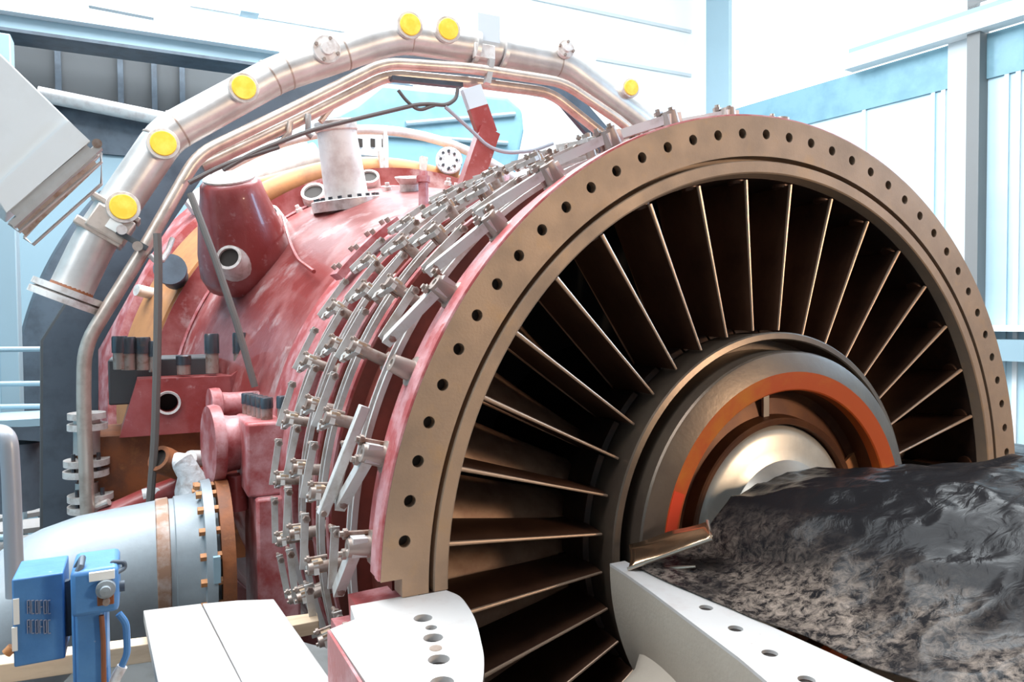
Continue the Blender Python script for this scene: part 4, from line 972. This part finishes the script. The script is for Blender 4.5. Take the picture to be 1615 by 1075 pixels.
for row, (yy0, yy1) in enumerate(((947, 967), (978, 998))):
    mbl = MB()
    for k in range(6):
        xx = 43 + 6.5 * k
        c0 = atY(xx, yy0, yp + 0.046); c1 = atY(xx + 4.6, yy1, yp + 0.046)
        w_ = 0.0018
        mbl.box(((c0.x + c0.x) / 2, yp + 0.047, (c0.z + c1.z) / 2), (w_, 0.004, c0.z - c1.z))
        if k % 2 == 0: mbl.box((c1.x, yp + 0.047, (c0.z + c1.z) / 2), (w_, 0.004, c0.z - c1.z))
        for z in ((c0.z, c1.z) if k % 3 else (c0.z, (c0.z + c1.z) / 2)):
            mbl.box(((c0.x + c1.x) / 2, yp + 0.047, z), (c1.x - c0.x, 0.004, w_))
    mbl.build('faded_marking', 'faded', bx, smooth=False)
MB().cyl(atY(10, 1030, yp + 0.06), atY(20, 1020, yp + 0.06), 0.012).build('side_screw', 'ochre', bx)
MB().tube([atY(103, 915, yp + 0.1), atY(107, 955, yp + 0.1), atY(110, 1000, yp + 0.1)], 0.012, 8).build('hinge_hose', 'slate', bx)

# ================================================================== planks
def plank(nm, pix, Z, th, m, label, group=None):
    p = [atZ(a, b, Z) for a, b in pix]
    k = len(p)
    o = MB().add(p + [q - Vector((0, 0, th)) for q in p], [tuple(range(k)), tuple(range(k, 2 * k))[::-1]] + [(i, (i + 1) % k, k + (i + 1) % k, k + i) for i in range(k)]).build(nm, m, smooth=False)
    bevel(o, 0.003); tag(o, label, 'plank', group); return o
ZP = -0.16
plank('wooden_plank', [(226, 962), (317, 951), (386, 1085), (258, 1120)], ZP, 0.04, 'wood', 'left board of the two pale planks in the foreground, right of the blue pump')
plank('wooden_plank', [(319, 951), (375, 946), (432, 944), (556, 1120), (405, 1120)], ZP, 0.04, 'wood', 'right board of the two pale planks in the foreground, nearest the drilled plate')
for _o in COL.objects:
    if _o.name.startswith('wooden_plank'): _o['group'] = 'pale planks in the foreground'
plank('wooden_beam', [(-60, 1040), (232, 1003), (240, 1014), (-60, 1056)], ZP - 0.045, 0.06, 'wood_y', 'yellowish timber beam running under the planks behind the blue pump', 'yellowish timbers under the planks')
plank('wooden_beam', [(438, 973), (500, 965), (503, 978), (445, 989)], -0.30, 0.05, 'wood_y', 'short end of a yellowish timber under the linkages beside the right plank', 'yellowish timbers under the planks')
# deck boards far left
for i, (pp, lab) in enumerate((([(-30, 782), (92, 773), (98, 800), (-30, 822)], 'farthest of the weathered deck boards behind the grey handrail'),
                 ([(-30, 826), (98, 812), (96, 826), (-30, 842)], 'second deck board behind the grey handrail, narrow and dark edged'),
                 ([(-30, 850), (92, 838), (102, 868), (30, 882), (-30, 905)], 'third deck board behind the grey handrail, pale and wide'),
                 ([(30, 886), (118, 862), (150, 866), (40, 925), (-30, 940), (-30, 910)], 'nearest deck board at the grey pipe elbow, tilted toward the blue box'))):
    plank('deck_board', pp, -0.78, 0.04, 'wood', lab, 'deck boards at the left edge')
dk = MB().box((-4.6, 2.6, -1.1), (3.0, 4.4, 0.5)); dk.build('platform', 'slate_dark', None); tag(bpy.data.objects['platform'], 'dark timber frame under the deck boards at the left edge', 'platform')
# handrail post near left
hr = thing('handrail_post', atY(14, 900, 0.7), 'grey painted tube handrail end with a rounded bend at the left edge', 'handrail')
MB().tube(roundpath([atY(-60, 680, 0.9), atY(13, 682, 0.7), atY(18, 760, 0.7), atY(24, 940, 0.7)], 0.05, 6), 0.026, 16).build('rail_tube', 'rail', hr)
MB().tube([atY(-60, 850, 0.8), atY(20, 848, 0.72)], 0.012, 10).build('cross_tube', 'railblue', hr)
# pale blue barrier behind
br = thing('guard_rail', atY(90, 700, 4.5), 'pale blue guard rail of thin horizontal tubes at the left edge behind the arch beam', 'guard rail')
for y0, y1 in ((552, 550), (607, 604), (643, 640)):
    MB().tube([atY(-120, y0, 4.5), atY(88, y1, 4.5)], 0.02, 10).build('rail_tube', 'railblue', br)
MB().tube([atY(88, 548, 4.5), atY(88, 780, 4.5)], 0.025, 10).build('rail_post', 'railblue', br)
MB().tube([atY(88, 548, 4.5), atY(112, 505, 4.4)], 0.02, 10).build('rail_brace', 'railblue', br)
# machine stand at left (anvil-like)
an = thing('bench_block', atY(35, 720, 4.0), 'grey-blue flat-topped bench block on a round column at the left edge below the guard rail', 'bench block')
bevel(pbox(-40, 664, 76, 672, 4.0, 0.5, 'top_slab', 'railblue', an), 0.01)
a = atY(-20, 674, 4.0); b = atY(74, 674, 4.0)
MB().add([atY(-20, 673, 4.0), atY(76, 673, 4.0), atY(66, 696, 4.0), atY(-20, 690, 4.0)] + [p + Vector((0, .4, 0)) for p in (atY(-20, 673, 4.0), atY(76, 673, 4.0), atY(66, 696, 4.0), atY(-20, 690, 4.0))],
   [(0, 1, 2, 3), (7, 6, 5, 4), (0, 4, 5, 1), (1, 5, 6, 2), (2, 6, 7, 3), (3, 7, 4, 0)]).build('jaw_body', 'slate', an, smooth=False)
MB().cyl(atY(20, 696, 4.2), atY(20, 800, 4.2), 0.2).build('column', 'slate', an)
# tilted light-grey cabinet (flood lamp housing) hanging near the viewer at top left
cbn = thing('lamp_housing', atY(60, 220, 1.3), 'large light-grey box housing tilted at the top left corner, with steel frames under its edge', 'lamp housing')
yc = 1.3
fp = [(-90, -10), (0, 84), (142, 222), (10, 335), (-90, 250)]
c = [atY(a, b, yc) for a, b in fp]; k = len(c); back = Vector((-0.05, 0.35, 0.0))
bevel(MB().add(c + [q + back for q in c], [tuple(range(k)), tuple(range(k, 2 * k))[::-1]] + [(i, (i + 1) % k, k + (i + 1) % k, k + i) for i in range(k)]).build('housing_body', 'box', cbn, smooth=False), 0.006)
e = [atY(a, b, yc - 0.02) for a, b in ((142, 222), (10, 335), (-12, 300), (108, 190))]
MB().add(e + [q + Vector((0, 0.02, 0)) for q in e], [(0, 1, 2, 3), (4, 7, 6, 5), (0, 4, 5, 1), (1, 5, 6, 2), (2, 6, 7, 3), (3, 7, 4, 0)]).build('lower_panel', 'box', cbn, smooth=False)
def frame4(pix, y, r, nm, m):
    p = [atY(a, b, y) for a, b in pix]; return MB().tube(p + [p[0]], r, 8).build(nm, m, cbn)
MB().bar(atY(24, 340, yc), atY(146, 238, yc), 0.05, 0.03, up=(0, 1, 0)).build('hinge_channel', 'pipe', cbn)
MB().bar(atY(20, 356, yc), atY(158, 232, yc), 0.022, 0.05, up=(0, 1, 0)).build('steel_flat', 'pipe', cbn)
frame4([(14, 352), (30, 366), (160, 255), (156, 226)], yc + 0.03, 0.006, 'wire_frame', 'pipe')
frame4([(38, 374), (52, 386), (160, 290), (160, 240)], yc + 0.15, 0.006, 'wire_frame', 'pipe')
MB().cyl(atY(153, 226, yc - 0.03), atY(153, 226, yc + 0.05), 0.018).build('hinge_eye', 'zinc', cbn)
MB().add([atY(18, 350, yc + .1), atY(140, 245, yc + .1), atY(156, 262, yc + .12), atY(40, 372, yc + .12)] , [(0, 1, 2, 3)]).build('shade_flap', 'zinc', cbn, smooth=False).modifiers.new('solid', 'SOLIDIFY').thickness = 0.004

# ================================================================== far background
# gantry / mezzanine beam across the upper left
gb = thing('gantry_beam', (-4, 8.6, 5), 'pale blue-grey gantry girder crossing the upper left behind the manifold', 'girder')
ga = atY(-60, 58, 8.6); gz = atY(440, 108, 8.6)
z_a = (ga.z + gz.z) / 2 + 0.24
MB().box(((-10 + 1.5) / 2, 8.75, z_a - 0.08), (11.5, 0.3, 0.2)).build('girder_web', 'railblue', gb)
MB().box(((-10 + 1.5) / 2, 8.70, z_a - 0.2), (11.5, 0.5, 0.04)).build('bottom_flange', 'slate', gb)
MB().box(((-10 + 1.5) / 2, 8.70, z_a + 0.04), (11.5, 0.5, 0.05)).build('top_flange', 'wallw', gb)
# dark cladding under it
zc1 = atY(200, 175, 9.6).z
zc0 = atY(200, 540, 9.6).z
dk2 = thing('dark_partition', (-4, 9.6, 3), 'dark ribbed partition in shade below the pale girder at upper left', 'partition')
xl_ = -9; xr_ = atY(450, 150, 9.6).x
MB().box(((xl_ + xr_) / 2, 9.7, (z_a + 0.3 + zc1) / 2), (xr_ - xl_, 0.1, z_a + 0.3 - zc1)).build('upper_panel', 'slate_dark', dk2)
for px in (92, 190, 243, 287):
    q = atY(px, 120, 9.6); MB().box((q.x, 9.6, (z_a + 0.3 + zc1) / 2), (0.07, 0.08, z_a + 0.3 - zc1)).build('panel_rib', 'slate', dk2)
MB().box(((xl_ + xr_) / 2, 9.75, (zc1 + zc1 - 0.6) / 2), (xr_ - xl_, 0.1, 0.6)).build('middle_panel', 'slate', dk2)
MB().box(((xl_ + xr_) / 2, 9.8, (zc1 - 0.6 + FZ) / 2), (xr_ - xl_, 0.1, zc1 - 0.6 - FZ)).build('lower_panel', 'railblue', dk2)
MB().tube([atY(60, 148, 9.45), atY(260, 188, 9.45)], 0.10, 14).build('overhead_pipe', 'white_pipe', dk2)
bl_ = thing('steel_column', atY(12, 540, 5.0), 'blue-grey steel column standing at the far left edge', 'column')
a = atY(-6, 400, 5.0); b = atY(26, 400, 5.0)
bevel(MB().box(((a.x + b.x) / 2, 5.1, 0.6), (b.x - a.x, 0.2, 6.4 if False else 5.0)).build('column_shaft', 'railblue', bl_), 0.01)
# pale blue exhaust duct behind the arch
du = thing('exhaust_duct', (1.5, 7.5, 1), 'pale blue sheet-metal exhaust duct with a rounded shoulder behind the arch', 'duct')
yd = 7.4
dpx = [(470, 1000), (470, 205), (560, 160), (600, 128), (800, 150), (826, 172), (829, 205), (812, 290), (812, 1000)]
dd_ = [atY(a, b, yd) for a, b in dpx]; k = len(dd_)
bevel(MB().add(dd_ + [q + Vector((0.0, 1.6, 0)) for q in dd_], [tuple(range(k)), tuple(range(k, 2 * k))[::-1]] + [(i, (i + 1) % k, k + (i + 1) % k, k + i) for i in range(k)]).build('duct_body', 'duct', du, smooth=False), 0.08, 4)
for (x0_, y0_, x1_, y1_) in ((600, 212, 800, 226), (640, 195, 812, 180), (720, 230, 724, 300)):
    MB().tube([atY(x0_, y0_, yd - 0.02), atY(x1_, y1_, yd - 0.02)], 0.035, 8).build('duct_seam', 'railblue', du)
# pale plant clutter on the left behind the white pipe
ct = thing('pale_ducting', atY(440, 265, 5.5), 'white lagged pipes lying behind the red dome left of the white pipe', 'pipes')
MB().tube([atY(300, 330, 5.4), atY(380, 285, 5.4), atY(500, 245, 5.4)], 0.13, 20).build('lagged_pipe', 'white_pipe', ct)
MB().tube([atY(330, 290, 5.8), atY(480, 225, 5.8)], 0.10, 16).build('lagged_pipe', 'wallw', ct)
MB().tube([atY(395, 300, 4.9), atY(500, 272, 4.9)], 0.09, 16).build('heat_tinted_pipe', 'ochre', ct)
# roof light fixtures at the top edge
lx = thing('crane_hook_block', atY(393, 12, 8), 'small pale blue bracket hanging at the top edge left of the manifold', 'bracket')
MB().box(atY(393, 8, 8), (0.22, 0.2, 0.25)).build('bracket_body', 'railblue', lx)
MB().bar(atY(140, 2, 7.5), atY(243, 22, 7.5), 0.1, 0.12).build('lifting_boom', 'wallw', None); tag(bpy.data.objects['lifting_boom'], 'short pale overhead arm with a dark tip at the top left', 'arm')
